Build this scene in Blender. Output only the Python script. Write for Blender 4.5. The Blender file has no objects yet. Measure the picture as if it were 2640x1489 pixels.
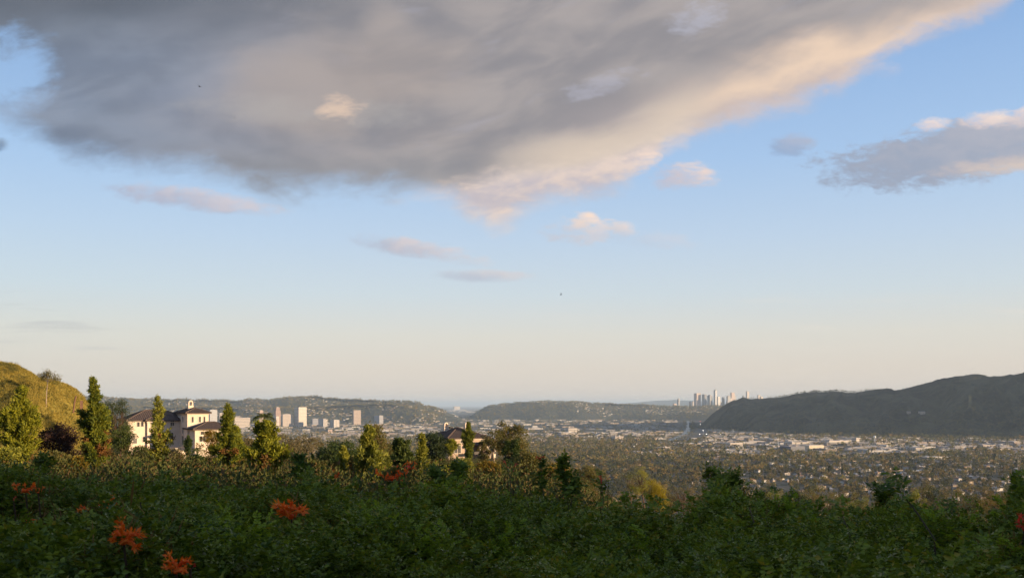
import bpy, math, random
import numpy as np
from mathutils import Vector, Matrix
R = math.radians
scene = bpy.context.scene
col = scene.collection
random.seed(7)
rng = np.random.default_rng(11)

# ------------------------------------------------------------------ camera
F = 2300.0            # focal length, in pixels of the 2640-wide photograph
CX, HY = 1320.0, 1043.0
CZ = 172.0            # eye height above the valley floor
cam_d = bpy.data.cameras.new("camera")
cam = bpy.data.objects.new("camera", cam_d)
col.objects.link(cam)
cam.location = (0, 0, CZ)
cam.rotation_euler = (R(90), 0, 0)
cam_d.sensor_width = 36.0
cam_d.lens = 36.0 * F / 2640.0
cam_d.shift_y = (HY - 744.5) / 2640.0
cam_d.clip_start = 0.1
cam_d.clip_end = 400000
cam_d.dof.use_dof = True
cam_d.dof.focus_distance = 120.0
cam_d.dof.aperture_fstop = 9.0
scene.camera = cam

# ------------------------------------------------------------------ render look
scene.render.engine = 'CYCLES'
cy = scene.cycles
cy.max_bounces = 6
cy.diffuse_bounces = 3
cy.glossy_bounces = 2
cy.transmission_bounces = 3
cy.transparent_max_bounces = 6
cy.volume_bounces = 0
cy.caustics_reflective = False
cy.caustics_refractive = False
scene.view_settings.view_transform = 'Standard'
scene.view_settings.look = 'None'
EXPO = 0.8
scene.view_settings.exposure = EXPO
scene.view_settings.gamma = 1.0

SUN_AZ, SUN_EL = 112.0, 8.0     # degrees clockwise from the view direction, above the horizon
S = Vector((math.cos(R(SUN_EL))*math.sin(R(SUN_AZ)), math.cos(R(SUN_EL))*math.cos(R(SUN_AZ)), math.sin(R(SUN_EL))))
sun_d = bpy.data.lights.new("sun", 'SUN')
sun_d.energy = 5.0
sun_d.angle = R(0.5)
sun_d.color = (1.0, 0.74, 0.45)
sun = bpy.data.objects.new("sun", sun_d)
col.objects.link(sun)
sun.rotation_euler = S.to_track_quat('Z', 'Y').to_euler()
sun.location = (0, 0, 3000)


# ------------------------------------------------------------------ small node language
class X:
    """a socket that can be used in arithmetic"""
    nt = None
    def __init__(s, sock): s.s = sock
    @staticmethod
    def put(inp, v):
        if isinstance(v, X): X.nt.links.new(v.s, inp)
        else: inp.default_value = v
    @staticmethod
    def m(op, a, b=0.0, c=None, clamp=False):
        n = X.nt.nodes.new('ShaderNodeMath'); n.operation = op; n.use_clamp = clamp
        X.put(n.inputs[0], a); X.put(n.inputs[1], b)
        if c is not None: X.put(n.inputs[2], c)
        return X(n.outputs[0])
    def __add__(s, o): return X.m('ADD', s, o)
    __radd__ = __add__
    def __sub__(s, o): return X.m('SUBTRACT', s, o)
    def __rsub__(s, o): return X.m('SUBTRACT', o, s)
    def __mul__(s, o): return X.m('MULTIPLY', s, o)
    __rmul__ = __mul__
    def __truediv__(s, o): return X.m('DIVIDE', s, o)
    def __rtruediv__(s, o): return X.m('DIVIDE', o, s)

def ramp(x, a, b, lo=0.0, hi=1.0, smooth=True):
    n = X.nt.nodes.new('ShaderNodeMapRange')
    n.interpolation_type = 'SMOOTHSTEP' if smooth else 'LINEAR'
    n.clamp = True
    X.put(n.inputs[0], x); X.put(n.inputs[1], a); X.put(n.inputs[2], b)
    n.inputs[3].default_value = lo; n.inputs[4].default_value = hi
    return X(n.outputs[0])

def comb(a, b, c=0.0):
    n = X.nt.nodes.new('ShaderNodeCombineXYZ')
    X.put(n.inputs[0], a); X.put(n.inputs[1], b); X.put(n.inputs[2], c)
    return X(n.outputs[0])

def noise(vec, scale, detail=4.0, rough=0.5, dist=0.0):
    n = X.nt.nodes.new('ShaderNodeTexNoise')
    X.put(n.inputs['Vector'], vec)
    n.inputs['Scale'].default_value = scale
    n.inputs['Detail'].default_value = detail
    n.inputs['Roughness'].default_value = rough
    n.inputs['Distortion'].default_value = dist
    return X(n.outputs['Fac'])

def lin(c):
    c = c/255.0
    return c/12.92 if c <= 0.04045 else ((c+0.055)/1.055)**2.4

def rgb(r, g, b): return (lin(r), lin(g), lin(b), 1.0)

def mix(f, a, b, mode='MIX'):
    n = X.nt.nodes.new('ShaderNodeMix'); n.data_type = 'RGBA'; n.blend_type = mode; n.clamp_factor = True
    X.put(n.inputs[0], f); X.put(n.inputs[6], a); X.put(n.inputs[7], b)
    return X(n.outputs[2])

def curve(x, pts, x0, x1, y0, y1):
    """piecewise function of x through pts"""
    n = X.nt.nodes.new('ShaderNodeFloatCurve')
    c = n.mapping.curves[0]
    q = [((a-x0)/(x1-x0), (b-y0)/(y1-y0)) for a, b in pts]
    while len(c.points) < len(q): c.points.new(0.5, 0.5)
    for p, (a, b) in zip(c.points, q):
        p.location = (a, b); p.handle_type = 'AUTO'
    n.mapping.update()
    X.put(n.inputs['Value'], ramp(x, x0, x1, 0, 1, smooth=False))
    return X(n.outputs[0])*(y1-y0)+y0

# ------------------------------------------------------------------ sky and clouds
world = bpy.data.worlds.new("World")
scene.world = world
world.use_nodes = True
nt = world.node_tree
nt.nodes.clear()
X.nt = nt
wo = nt.nodes.new('ShaderNodeOutputWorld')
bg = nt.nodes.new('ShaderNodeBackground')
nt.links.new(bg.outputs[0], wo.inputs[0])
SKY_STRENGTH = 0.10
bg.inputs['Strength'].default_value = SKY_STRENGTH
sky = nt.nodes.new('ShaderNodeTexSky')
sky.sky_type = 'NISHITA'
sky.sun_disc = False
sky.sun_elevation = R(SUN_EL)
sky.sun_rotation = R(SUN_AZ)
sky.altitude = 300
sky.air_density = 1.0
sky.dust_density = 1.6
sky.ozone_density = 2.0
geo = nt.nodes.new('ShaderNodeTexCoord')
sep = nt.nodes.new('ShaderNodeSeparateXYZ')
nt.links.new(geo.outputs['Generated'], sep.inputs[0])
dx, dy, dz = (X(sep.outputs[i]) for i in range(3))
K = 1.0/SKY_STRENGTH/2**EXPO       # so that colours below read as seen after the exposure
def sk(r, g, b):      # a radiance that reads as this sRGB value
    c = rgb(r, g, b); return (c[0]*K, c[1]*K, c[2]*K, 1.0)
front = ramp(dy, 0.12, 0.32)
dyc = X.m('MAXIMUM', dy, 0.1)
A = dx/dyc*F + CX          # bearing, on the photograph's scale
B = HY - dz/dyc*F          # height above the horizon, the same scale downwards
dzc = X.m('MAXIMUM', dz, 0.06)
P = dx/dzc                 # the cloud deck seen as a level sheet
Q = dy/dzc
el = X.m('ARCSINE', dz)*57.2958

# clear sky: the sky texture, paled by the low haze layer towards the horizon
clear = X(sky.outputs[0])
low = ramp(el, 0.0, 26.0, smooth=False)
gr = nt.nodes.new('ShaderNodeValToRGB')
nt.links.new(low.s, gr.inputs[0])
stops = [(0.0, (232, 220, 208)), (0.09, (232, 221, 209)), (0.17, (229, 225, 216)), (0.27, (214, 225, 232)),
         (0.40, (198, 218, 240)), (0.58, (174, 205, 242)), (0.75, (157, 192, 236)), (1.0, (120, 165, 222))]
cr = gr.color_ramp
while len(cr.elements) < len(stops): cr.elements.new(0.5)
for e, (p, c) in zip(cr.elements, stops):
    e.position = p; e.color = rgb(*c)
grc = X(gr.outputs[0])
n = nt.nodes.new('ShaderNodeVectorMath'); n.operation = 'SCALE'
nt.links.new(grc.s, n.inputs[0]); n.inputs['Scale'].default_value = K
grad = X(n.outputs[0])
skyc = mix(0.88, clear, grad)
# left of the view the sky is a little cooler and darker
skyc = mix(ramp(A, -200, 1100, 0.22, 0.0), skyc, mix(1.0, skyc, (0.80, 0.93, 1.0, 1), 'MULTIPLY'))

# noises that live on the cloud sheet (streaked along the wind) and in bearing space
Pr = P*0.90 + Q*0.44
Qr = Q*0.90 - P*0.44
deck = comb(Pr*2.2, Qr*0.9, 3.1)
n_big = noise(deck, 0.75, 3, 0.5, 0.3)
n_mid = noise(deck, 2.2, 6, 0.55, 0.4)
ab = comb(A*0.001, B*0.0016, 0.7)
n_edge = noise(ab, 5.0, 9, 0.60, 0.5)
ES = curve(A, [(0, 395), (400, 470), (850, 520), (1250, 470), (1700, 368), (2100, 245), (2700, -20)], 0, 2700, -100, 700)
d2 = ES - B                                  # depth inside a smoothed outline
BT = B + curve(A, [(0, -60), (500, 0), (1000, 10), (1700, 190), (2700, 620)], 0, 2700, -100, 700)   # rows that tilt with the deck
flow = comb(A*0.001, BT*0.0026, 3.1)
n_flow = noise(flow, 2.3, 4, 0.5, 0.3)
n_flow2 = noise(comb(A*0.001, BT*0.0022, 6.4), 4.2, 4, 0.5, 0.3)
n_soft = noise(comb(A*0.001, B*0.0023, 5.2), 2.6, 5, 0.5, 0.3)
n_puff = noise(comb(A*0.001, B*0.0023, 4.4), 30.0, 5, 0.62, 0.5)
n_fine = noise(comb(A*0.001+B*0.0004, B*0.0022, 9.2), 13.0, 6, 0.6, 0.3)

edge_pts = [(0, 338), (90, 375), (190, 430), (330, 452), (480, 462), (600, 488), (690, 516), (850, 522), (1000, 510),
            (1090, 516), (1180, 548), (1240, 585), (1285, 604), (1330, 580), (1400, 548), (1520, 520), (1600, 496),
            (1670, 436), (1740, 378), (1810, 350), (1900, 322), (2040, 286), (2140, 245), (2240, 182), (2380, 105),
            (2500, 66), (2600, 22), (2700, -40)]
EB = curve(A, edge_pts, 0, 2700, -100, 700)
d = EB - B                                   # how far inside the deck, photo pixels
soft = ramp(A, 300, 2100, 88, 62)
inside = ramp(d + (n_edge-0.5)*120 + (n_fine-0.5)*60 + (n_puff-0.5)*16, -20.0, soft)
# the blue gap at the left margin
gx = (A-20)/150.0; gy = (B-190)/135.0
gap = 1.0 - (gx*gx + gy*gy) + (n_edge-0.5)*2.6 + (n_fine-0.5)*0.7
gap = ramp(gap, 0.0, 0.9)
inside = inside*(1.0-gap*0.92)

cool = mix(ramp(n_flow, 0.3, 0.7), sk(138, 140, 149), sk(164, 162, 169))
cool = mix(ramp(A + (n_soft-0.5)*500, 850, 150)*0.85, cool, mix(ramp(n_flow2, 0.32, 0.68), sk(112, 130, 155), sk(141, 154, 174)))
warmgrey = mix(ramp(n_flow2, 0.32, 0.68), sk(150, 147, 151), sk(173, 166, 165))
gm = ramp(A + (n_soft-0.5)*600, 480, 1200)
body = mix(gm, cool, warmgrey)
# darker, deeper cloud overhead at the left and along the under side
topd = ramp(B + (n_soft-0.5)*200 + (A-500)*0.10, 170, -60)*ramp(A, 1600, 250)
body = mix(topd*0.85, body, sk(92, 98, 108))
und = ramp(d2 + (n_soft-0.5)*90 + (n_flow2-0.5)*60, 150, 30)*ramp(A, 1500, 900)*ramp(A, 350, 650)
body = mix(und*0.7, body, sk(152, 153, 157))
fold = ramp(n_flow*0.55 + n_flow2*0.45, 0.55, 0.40)
body = mix(fold*0.24*ramp(A, 2100, 1300), body, sk(126, 128, 138))
rift = ramp(noise(comb(A*0.001, BT*0.0030, 8.3), 4.0, 7, 0.58, 0.6), 0.56, 0.72)
body = mix(rift*0.28*ramp(A, 500, 1000), body, sk(172, 172, 186))
# low sun warming the edge on the right
wr = ramp(d2 + (n_soft-0.5)*140 + (n_flow2-0.5)*110, 185, 30)*ramp(A, 1300, 2000)
body = mix(wr*0.92, body, sk(206, 190, 186))
pe = ramp(d2 + (n_flow2-0.5)*120 + (n_fine-0.5)*50, 15, 85)*ramp(d2 + (n_flow2-0.5)*170 + (n_soft-0.5)*130, 185, 70)*ramp(A, 1580, 1960)*ramp(A, 2620, 2200, 0.25, 1.0)
body = mix(pe*0.9, body, sk(243, 215, 190))
rim = ramp(d + (n_fine-0.5)*90 + (n_puff-0.5)*40, 70, 10)*ramp(A, 1500, 1900)
body = mix(rim*0.5, body, sk(228, 208, 200))
EL = curve(A, [(850, 552), (1000, 512), (1150, 486), (1300, 446), (1500, 406), (1690, 352), (1800, 310)], 850, 1800, 250, 600)
lobe = ramp(B - EL + (n_soft-0.5)*70 + (n_fine-0.5)*60, -34, 26)*ramp(A, 960, 1080)*ramp(A, 1860, 1720)
body = mix(lobe*0.95, body, mix(ramp(n_fine*0.5+n_flow2*0.5, 0.40, 0.62), sk(200, 192, 198), sk(234, 214, 202)))
glow = ramp(B - EL + (n_soft-0.5)*60 + (n_flow2-0.5)*60, -110, -20)*ramp(B - EL + (n_fine-0.5)*40, 40, 0)*ramp(A, 1180, 1480)*ramp(A, 1900, 1700)
body = mix(glow*0.75, body, sk(226, 208, 190))
def spot(cx, cy_, a, b, sh=0.0):
    ex = (A-cx)/a; ey = (B-cy_-(A-cx)*sh)/b
    return 1.0 - (ex*ex + ey*ey)
body = mix(ramp(spot(900, 190, 360, 200, -0.1) + (n_soft-0.5)*1.6 + (n_flow2-0.5)*1.0, 0, 1.2)*0.55, body, sk(176, 164, 158))
body = mix(ramp(spot(780, 285, 330, 52, 0.05) + (n_fine-0.5)*1.8 + (n_edge-0.5)*2.4 + (n_puff-0.5)*0.8, 0, 1.4)*0.5, body, sk(178, 174, 172))
body = mix(ramp(spot(873, 278, 80, 50, 0.0) + (n_fine-0.5)*2.2 + (n_puff-0.5)*1.0, 0.2, 1.3)*0.85, body, sk(226, 200, 180))
body = mix(ramp(spot(1800, 45, 90, 60, -0.3) + (n_fine-0.5)*2.6 + (n_puff-0.5)*1.4, 0.1, 1.3)*0.5, body, sk(190, 192, 208))
body = mix(ramp(spot(1560, 215, 130, 40, -0.3) + (n_fine-0.5)*2.6 + (n_puff-0.5)*1.4, 0.1, 1.3)*0.5, body, sk(184, 184, 198))
skyc = mix(inside*front, skyc, body)

def puff(cx, cy_, a, b, sh, dark, lit, op, wob=1.9, up=0.5, soft=1.0):
    """one separate small cloud: lit on its sunny side"""
    global skyc
    f = spot(cx, cy_, a*1.3, b*1.35, sh) + (n_edge-0.5)*wob + (n_fine-0.5)*wob*1.3 + (n_puff-0.5)*wob*0.9 - 0.12
    al = ramp(f, 0.0, soft)*op
    t = ramp((cy_ + (A-cx)*sh - B)/b*up + (A-cx)/a*0.5 + (n_fine-0.5)*1.6, -0.6, 0.7)
    skyc = mix(al*front, skyc, mix(t, dark, lit))
puff(490, 512, 215, 30, 0.13, sk(176, 178, 196), sk(214, 204, 208), 0.85, 1.0)
puff(1052, 636, 150, 24, 0.13, sk(182, 186, 202), sk(222, 209, 208), 0.9, 0.9)
puff(1245, 711, 118, 16, 0.01, sk(188, 194, 208), sk(216, 209, 210), 0.8, 0.8)
puff(1205, 668, 60, 14, 0.1, sk(200, 205, 216), sk(216, 212, 215), 0.5)
puff(1500, 590, 95, 36, 0.0, sk(200, 203, 214), sk(232, 218, 214), 0.85)
puff(1512, 572, 38, 26, 0.0, sk(226, 212, 206), sk(252, 226, 208), 0.9, 1.1)
puff(1600, 588, 40, 20, 0.05, sk(216, 208, 208), sk(248, 224, 208), 0.8, 1.1)
puff(1655, 615, 120, 22, 0.1, sk(192, 203, 220), sk(206, 212, 224), 0.6)
puff(1762, 452, 80, 34, 0.0, sk(196, 192, 204), sk(238, 216, 206), 0.95, 1.3)
puff(1640, 425, 60, 32, -0.3, sk(224, 208, 202), sk(246, 222, 206), 0.9, 1.3)
puff(2470, 395, 340, 72, -0.13, sk(156, 167, 187), sk(178, 180, 192), 0.97, 1.05, 0.2, 0.6)
puff(2590, 425, 190, 24, -0.10, sk(200, 190, 190), sk(228, 208, 192), 0.8, 0.9, -0.5)
puff(2405, 322, 42, 18, -0.1, sk(226, 212, 212), sk(246, 226, 216), 0.9, 1.2)
puff(2548, 306, 66, 22, -0.1, sk(226, 210, 208), sk(246, 226, 214), 0.95, 1.2)
puff(2640, 300, 50, 26, -0.3, sk(210, 200, 204), sk(240, 220, 212), 0.9, 1.2)
puff(2042, 376, 56, 26, -0.1, sk(150, 172, 204), sk(176, 184, 204), 0.85, 1.5)
puff(2285, 182, 44, 20, 0.0, sk(166, 188, 222), sk(196, 200, 220), 0.5, 1.5)
puff(-4, 372, 26, 18, 0.0, sk(110, 136, 168), sk(140, 160, 184), 0.9, 1.5)
# thin grey streaks low over the far left hills, and faint veils above the horizon
st = ramp(noise(comb(A*0.001, B*0.012, 2.2), 3.2, 5, 0.55, 0.3), 0.52, 0.74)*ramp(B, 700, 820)*ramp(B, 1010, 930)
skyc = mix(st*ramp(A, 500, 60)*0.45*front, skyc, sk(182, 184, 190))
skyc = mix(st*ramp(A, 900, 2300)*0.30*front, skyc, sk(236, 228, 214))
# the rest of the sky, behind the viewer: broken grey deck
back = ramp(n_mid, 0.40, 0.62)*ramp(dz, 0.12, 0.4)
skyc = mix(back*(1.0-front)*0.8, skyc, sk(150, 150, 158))
# below the horizon: dull ground light
skyc = mix(ramp(dz, -0.004, -0.06), skyc, sk(120, 116, 110))
nt.links.new(skyc.s, bg.inputs['Color'])
# ------------------------------------------------------------------ helpers
def at(px, py, Y):
    """the point at depth Y seen at photo pixel (px, py)"""
    return Vector(((px-CX)/F*Y, Y, CZ+(HY-py)/F*Y))

def floorY(py): return CZ*F/(py-HY)

def tag(o, label=None, cat=None, group=None, kind=None):
    if label: o['label'] = label
    if cat: o['category'] = cat
    if group: o['group'] = group
    if kind: o['kind'] = kind
    return o

def empty(name, loc, label, cat, group=None):
    o = bpy.data.objects.new(name, None)
    o.empty_display_size = 0.5
    col.objects.link(o)
    o.location = loc
    return tag(o, label, cat, group)

class MB:
    """collects faces; build() links them as ONE mesh object"""
    def __init__(s): s.v = []; s.f = []; s.m = []; s.n = 0
    def add(s, verts, faces, mi=0):
        """verts (n,3), faces (k,3|4) int array"""
        verts = np.asarray(verts, dtype=np.float32).reshape(-1, 3)
        faces = np.asarray(faces, dtype=np.int64)
        s.v.append(verts); s.f.append(faces+s.n)
        s.m.append(np.full(len(faces), mi, dtype=np.int32) if np.isscalar(mi) else np.asarray(mi, dtype=np.int32))
        s.n += len(verts)
        return s
    def box(s, c, size, rz=0.0, mi=0, taper=1.0):
        """centre of the bottom, size, rotation about z"""
        sx, sy, sz = size
        q = np.array([(-1,-1),(1,-1),(1,1),(-1,1)])*0.5
        b = np.c_[q*[sx, sy], np.zeros(4)]; t = np.c_[q*[sx*taper, sy*taper], np.full(4, sz)]
        v = np.r_[b, t]
        cr, sr = math.cos(rz), math.sin(rz)
        v = np.c_[v[:,0]*cr-v[:,1]*sr, v[:,0]*sr+v[:,1]*cr, v[:,2]] + np.asarray(c)
        return s.add(v, [(0,3,2,1),(4,5,6,7),(0,1,5,4),(1,2,6,5),(2,3,7,6),(3,0,4,7)], mi)
    def tube(s, pts, radii, sides=6, mi=0):
        pts = [Vector(p) for p in pts]; rings = []
        n = len(pts)
        for i, p in enumerate(pts):
            d = (pts[min(i+1, n-1)]-pts[max(i-1, 0)]).normalized()
            a = d.orthogonal().normalized(); b = d.cross(a)
            r = radii[i] if hasattr(radii, '__len__') else radii
            rings.append([p+(a*math.cos(t)+b*math.sin(t))*r for t in [2*math.pi*k/sides for k in range(sides)]])
        v = [tuple(q) for ring in rings for q in ring]
        f = [(i*sides+k, i*sides+(k+1) % sides, (i+1)*sides+(k+1) % sides, (i+1)*sides+k) for i in range(n-1) for k in range(sides)]
        # closed tip
        v += [tuple(pts[-1]), tuple(pts[0])]
        t = len(v)-2
        f += [((n-1)*sides+k, (n-1)*sides+(k+1) % sides, t, t) for k in range(sides)]
        f = [q for q in f]
        return s.add(v, f, mi)
    def mesh(s, name, mats, smooth=False):
        me = bpy.data.meshes.new(name)
        if s.n:
            v = np.concatenate(s.v); me.vertices.add(len(v)); me.vertices.foreach_set('co', v.ravel())
            loops = []; tot = []
            for f in s.f:
                if not len(f): continue
                if f.shape[1] == 4:
                    deg = f[:, 2] == f[:, 3]
                    if deg.any():
                        for q in f:
                            if q[2] == q[3]: loops.append(q[:3]); tot.append(np.array([3]))
                            else: loops.append(q); tot.append(np.array([4]))
                        continue
                loops.append(f.ravel()); tot.append(np.full(len(f), f.shape[1]))
            loops = np.concatenate(loops).astype(np.int32); tot = np.concatenate(tot).astype(np.int32)
            me.loops.add(len(loops)); me.loops.foreach_set('vertex_index', loops)
            me.polygons.add(len(tot))
            st = np.r_[0, np.cumsum(tot)[:-1]].astype(np.int32)
            me.polygons.foreach_set('loop_start', st)
            try: me.polygons.foreach_set('loop_total', tot)
            except Exception: pass
            me.polygons.foreach_set('material_index', np.concatenate([m for m in s.m if len(m)]))
            me.polygons.foreach_set('use_smooth', np.full(len(tot), bool(smooth)))
            me.update(calc_edges=True)
        for m in (mats if isinstance(mats, (list, tuple)) else [mats]): me.materials.append(m)
        return me
    def build(s, name, mats, parent=None, smooth=False, loc=None):
        o = bpy.data.objects.new(name, s.mesh(name, mats, smooth))
        col.objects.link(o)
        if parent is not None: o.parent = parent
        if loc is not None: o.location = loc
        return o

def grid(nx, ny, fn, mi=0):
    """MB of an nx x ny vertex sheet; fn(i, j arrays) -> (n,3)"""
    i, j = np.meshgrid(np.arange(nx), np.arange(ny))
    v = fn(i.ravel(), j.ravel())
    a = (np.arange(nx-1)[None, :]+np.arange(ny-1)[:, None]*nx).ravel()
    return MB().add(v, np.c_[a, a+1, a+nx+1, a+nx], mi)

_h = np.random.default_rng(5).random((256, 256))
def vnoise(x, y):
    x = np.asarray(x, float); y = np.asarray(y, float)
    xi = np.floor(x).astype(int); yi = np.floor(y).astype(int)
    fx = x-xi; fy = y-yi
    fx = fx*fx*(3-2*fx); fy = fy*fy*(3-2*fy)
    h = lambda a, b: _h[a & 255, b & 255]
    return (h(xi, yi)*(1-fx)+h(xi+1, yi)*fx)*(1-fy)+(h(xi, yi+1)*(1-fx)+h(xi+1, yi+1)*fx)*fy
def fbm(x, y, o=4, g=0.5):
    t = 0; a = 1; s = 0
    for k in range(o):
        t = t+vnoise(x*2**k+17.3*k, y*2**k+5.1*k)*a; s += a; a *= g
    return t/s-0.5
def sstep(a, b, x):
    t = np.clip((np.asarray(x, float)-a)/(b-a), 0, 1); return t*t*(3-2*t)

# ------------------------------------------------------------------ materials
def newmat(name):
    m = bpy.data.materials.new(name); m.use_nodes = True
    X.nt = m.node_tree
    return m, m.node_tree.nodes['Principled BSDF']

def objco(kind='Object'):
    n = X.nt.nodes.new('ShaderNodeTexCoord'); return X(n.outputs[kind])
def worldpos():
    n = X.nt.nodes.new('ShaderNodeNewGeometry'); return X(n.outputs['Position'])

def plain(name, a, b=None, scale=3.0, rough=0.8, spec=0.3, bump=0.0, stretch=None, detail=5.0):
    """two mottled tones"""
    m, p = newmat(name)
    b = b or tuple(c*0.7 for c in a)
    co = objco()
    if stretch:
        n = X.nt.nodes.new('ShaderNodeVectorMath'); n.operation = 'MULTIPLY'
        X.put(n.inputs[0], co); n.inputs[1].default_value = stretch; co = X(n.outputs[0])
    f = noise(co, scale, detail, 0.6)
    c = mix(ramp(f, 0.35, 0.65), (*a, 1), (*b, 1))
    X.put(p.inputs['Base Color'], c)
    p.inputs['Roughness'].default_value = rough
    p.inputs['Specular IOR Level'].default_value = spec
    if bump:
        bn = X.nt.nodes.new('ShaderNodeBump'); bn.inputs['Strength'].default_value = bump
        X.put(bn.inputs['Height'], f); X.nt.links.new(bn.outputs[0], p.inputs['Normal'])
    return m

def leafmat(name, a, b, c=None, scale=1.0, trans=0.25, rough=0.5, spec=0.4, fr=0.18, world=False, fine=0):
    """foliage: tone a..b per leaf, patches of c, some light through the blade"""
    m, p = newmat(name)
    g = X.nt.nodes.new('ShaderNodeNewGeometry')
    ri = X(g.outputs['Random Per Island'])
    oi = X.nt.nodes.new('ShaderNodeObjectInfo')
    f = noise(X(g.outputs['Position']) if world else objco(), scale, 3, 0.55)
    if fine: f = f*0.45+noise(objco(), fine, 2, 0.5)*0.55
    t = ramp(ri*0.55+f*0.9-0.22+X(oi.outputs['Random'])*0.3-0.15, 0.1, 0.9)
    cc = mix(t, (*a, 1), (*b, 1))
    if c: cc = mix(ramp(X.m('FRACT', ri*7.31)+ (f-0.5)*0.8, 1.0-fr, 1.0-fr+0.08), cc, (*c, 1))
    X.put(p.inputs['Base Color'], cc)
    p.inputs['Roughness'].default_value = rough
    p.inputs['Specular IOR Level'].default_value = spec
    if trans:
        tr = X.nt.nodes.new('ShaderNodeBsdfTranslucent')
        X.put(tr.inputs['Color'], mix(1.0, cc, (1.5, 1.5, 0.7, 1), 'MULTIPLY'))
        ms = X.nt.nodes.new('ShaderNodeMixShader'); ms.inputs[0].default_value = trans
        out = X.nt.nodes['Material Output']
        X.nt.links.new(p.outputs[0], ms.inputs[1]); X.nt.links.new(tr.outputs[0], ms.inputs[2])
        X.nt.links.new(ms.outputs[0], out.inputs[0])
    return m

M = {}
M['bark'] = plain('bark', (0.14, 0.085, 0.055), (0.07, 0.045, 0.03), 6, 0.9, 0.1, 0.4, (1, 1, 0.25))
M['pale_bark'] = plain('pale_bark', (0.38, 0.30, 0.22), (0.22, 0.16, 0.11), 6, 0.9, 0.1, 0.4, (1, 1, 0.25))
M['pine'] = leafmat('pine_needles', (0.07, 0.10, 0.016), (0.28, 0.265, 0.018), None, 0.5, 0.25, 0.6, 0.2)
M['pine_dark'] = leafmat('dark_needles', (0.03, 0.055, 0.016), (0.09, 0.11, 0.022), None, 0.6, 0.2, 0.6, 0.2)
M['pine_pale'] = leafmat('pale_needles', (0.12, 0.135, 0.026), (0.31, 0.29, 0.035), None, 0.5, 0.25, 0.6, 0.2)
M['dry'] = leafmat('dry_twigs', (0.20, 0.085, 0.025), (0.14, 0.09, 0.03), None, 1.0, 0.1, 0.8, 0.1)
M['oak'] = leafmat('oak_leaves', (0.022, 0.04, 0.016), (0.05, 0.065, 0.02), None, 0.8, 0.15, 0.6, 0.25)
M['eucalyptus'] = leafmat('eucalyptus_leaves', (0.09, 0.09, 0.025), (0.17, 0.145, 0.035), (0.18, 0.10, 0.035), 0.8, 0.25, 0.6, 0.25, 0.15)
M['grey_brush'] = leafmat('grey_brush', (0.11, 0.10, 0.05), (0.17, 0.14, 0.07), (0.2, 0.14, 0.075), 0.5, 0.2, 0.8, 0.1, 0.2)
M['amber_leaf'] = leafmat('amber_leaves', (0.15, 0.11, 0.015), (0.22, 0.16, 0.022), (0.18, 0.075, 0.014), 0.8, 0.25, 0.6, 0.2)
M['yellow_leaf'] = leafmat('yellow_leaves', (0.22, 0.18, 0.012), (0.32, 0.25, 0.015), None, 0.8, 0.3, 0.6, 0.2)
M['purple_bush'] = leafmat('purple_bush', (0.028, 0.016, 0.016), (0.05, 0.028, 0.022), None, 0.8, 0.1, 0.8, 0.1)
M['under_green'] = leafmat('undergrowth_green', (0.04, 0.06, 0.015), (0.09, 0.09, 0.022), (0.12, 0.07, 0.025), 0.25, 0.2, 0.7, 0.2, 0.2)
M['under_brown'] = leafmat('undergrowth_brown', (0.09, 0.055, 0.025), (0.13, 0.10, 0.045), (0.06, 0.07, 0.02), 0.25, 0.15, 0.8, 0.1, 0.3)
M['palm_leaf'] = leafmat('palm_leaf', (0.06, 0.085, 0.02), (0.12, 0.13, 0.03), None, 0.8, 0.2, 0.5, 0.4)

# ------------------------------------------------------------------ ground, hills, water
def valley_floor_material():
    m, p = newmat('valley_floor')
    w = worldpos()
    a = noise(w, 0.004, 5, 0.6); b = noise(w, 0.02, 5, 0.65); c = noise(w, 0.09, 3, 0.6)
    t = mix(ramp(b, 0.38, 0.62), (0.05, 0.055, 0.03, 1), (0.13, 0.115, 0.09, 1))
    t = mix(ramp(c, 0.52, 0.66), t, (0.22, 0.20, 0.18, 1))
    t = mix(ramp(a, 0.5, 0.62)*0.6, t, (0.17, 0.155, 0.145, 1))
    X.put(p.inputs['Base Color'], t); p.inputs['Roughness'].default_value = 0.9
    p.inputs['Specular IOR Level'].default_value = 0.1
    return m
M['floor'] = valley_floor_material()
xs = np.r_[-160000, -60000, -25000, np.linspace(-12000, 12000, 41), 25000, 60000, 160000]
ys = np.r_[-30000, -8000, np.linspace(-2000, 22000, 41), 40000, 80000, 160000]
g = grid(len(xs), len(ys), lambda i, j: np.c_[xs[i], ys[j], np.zeros(len(i))])
tag(g.build('valley_floor', M['floor']), kind='structure')

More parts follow.
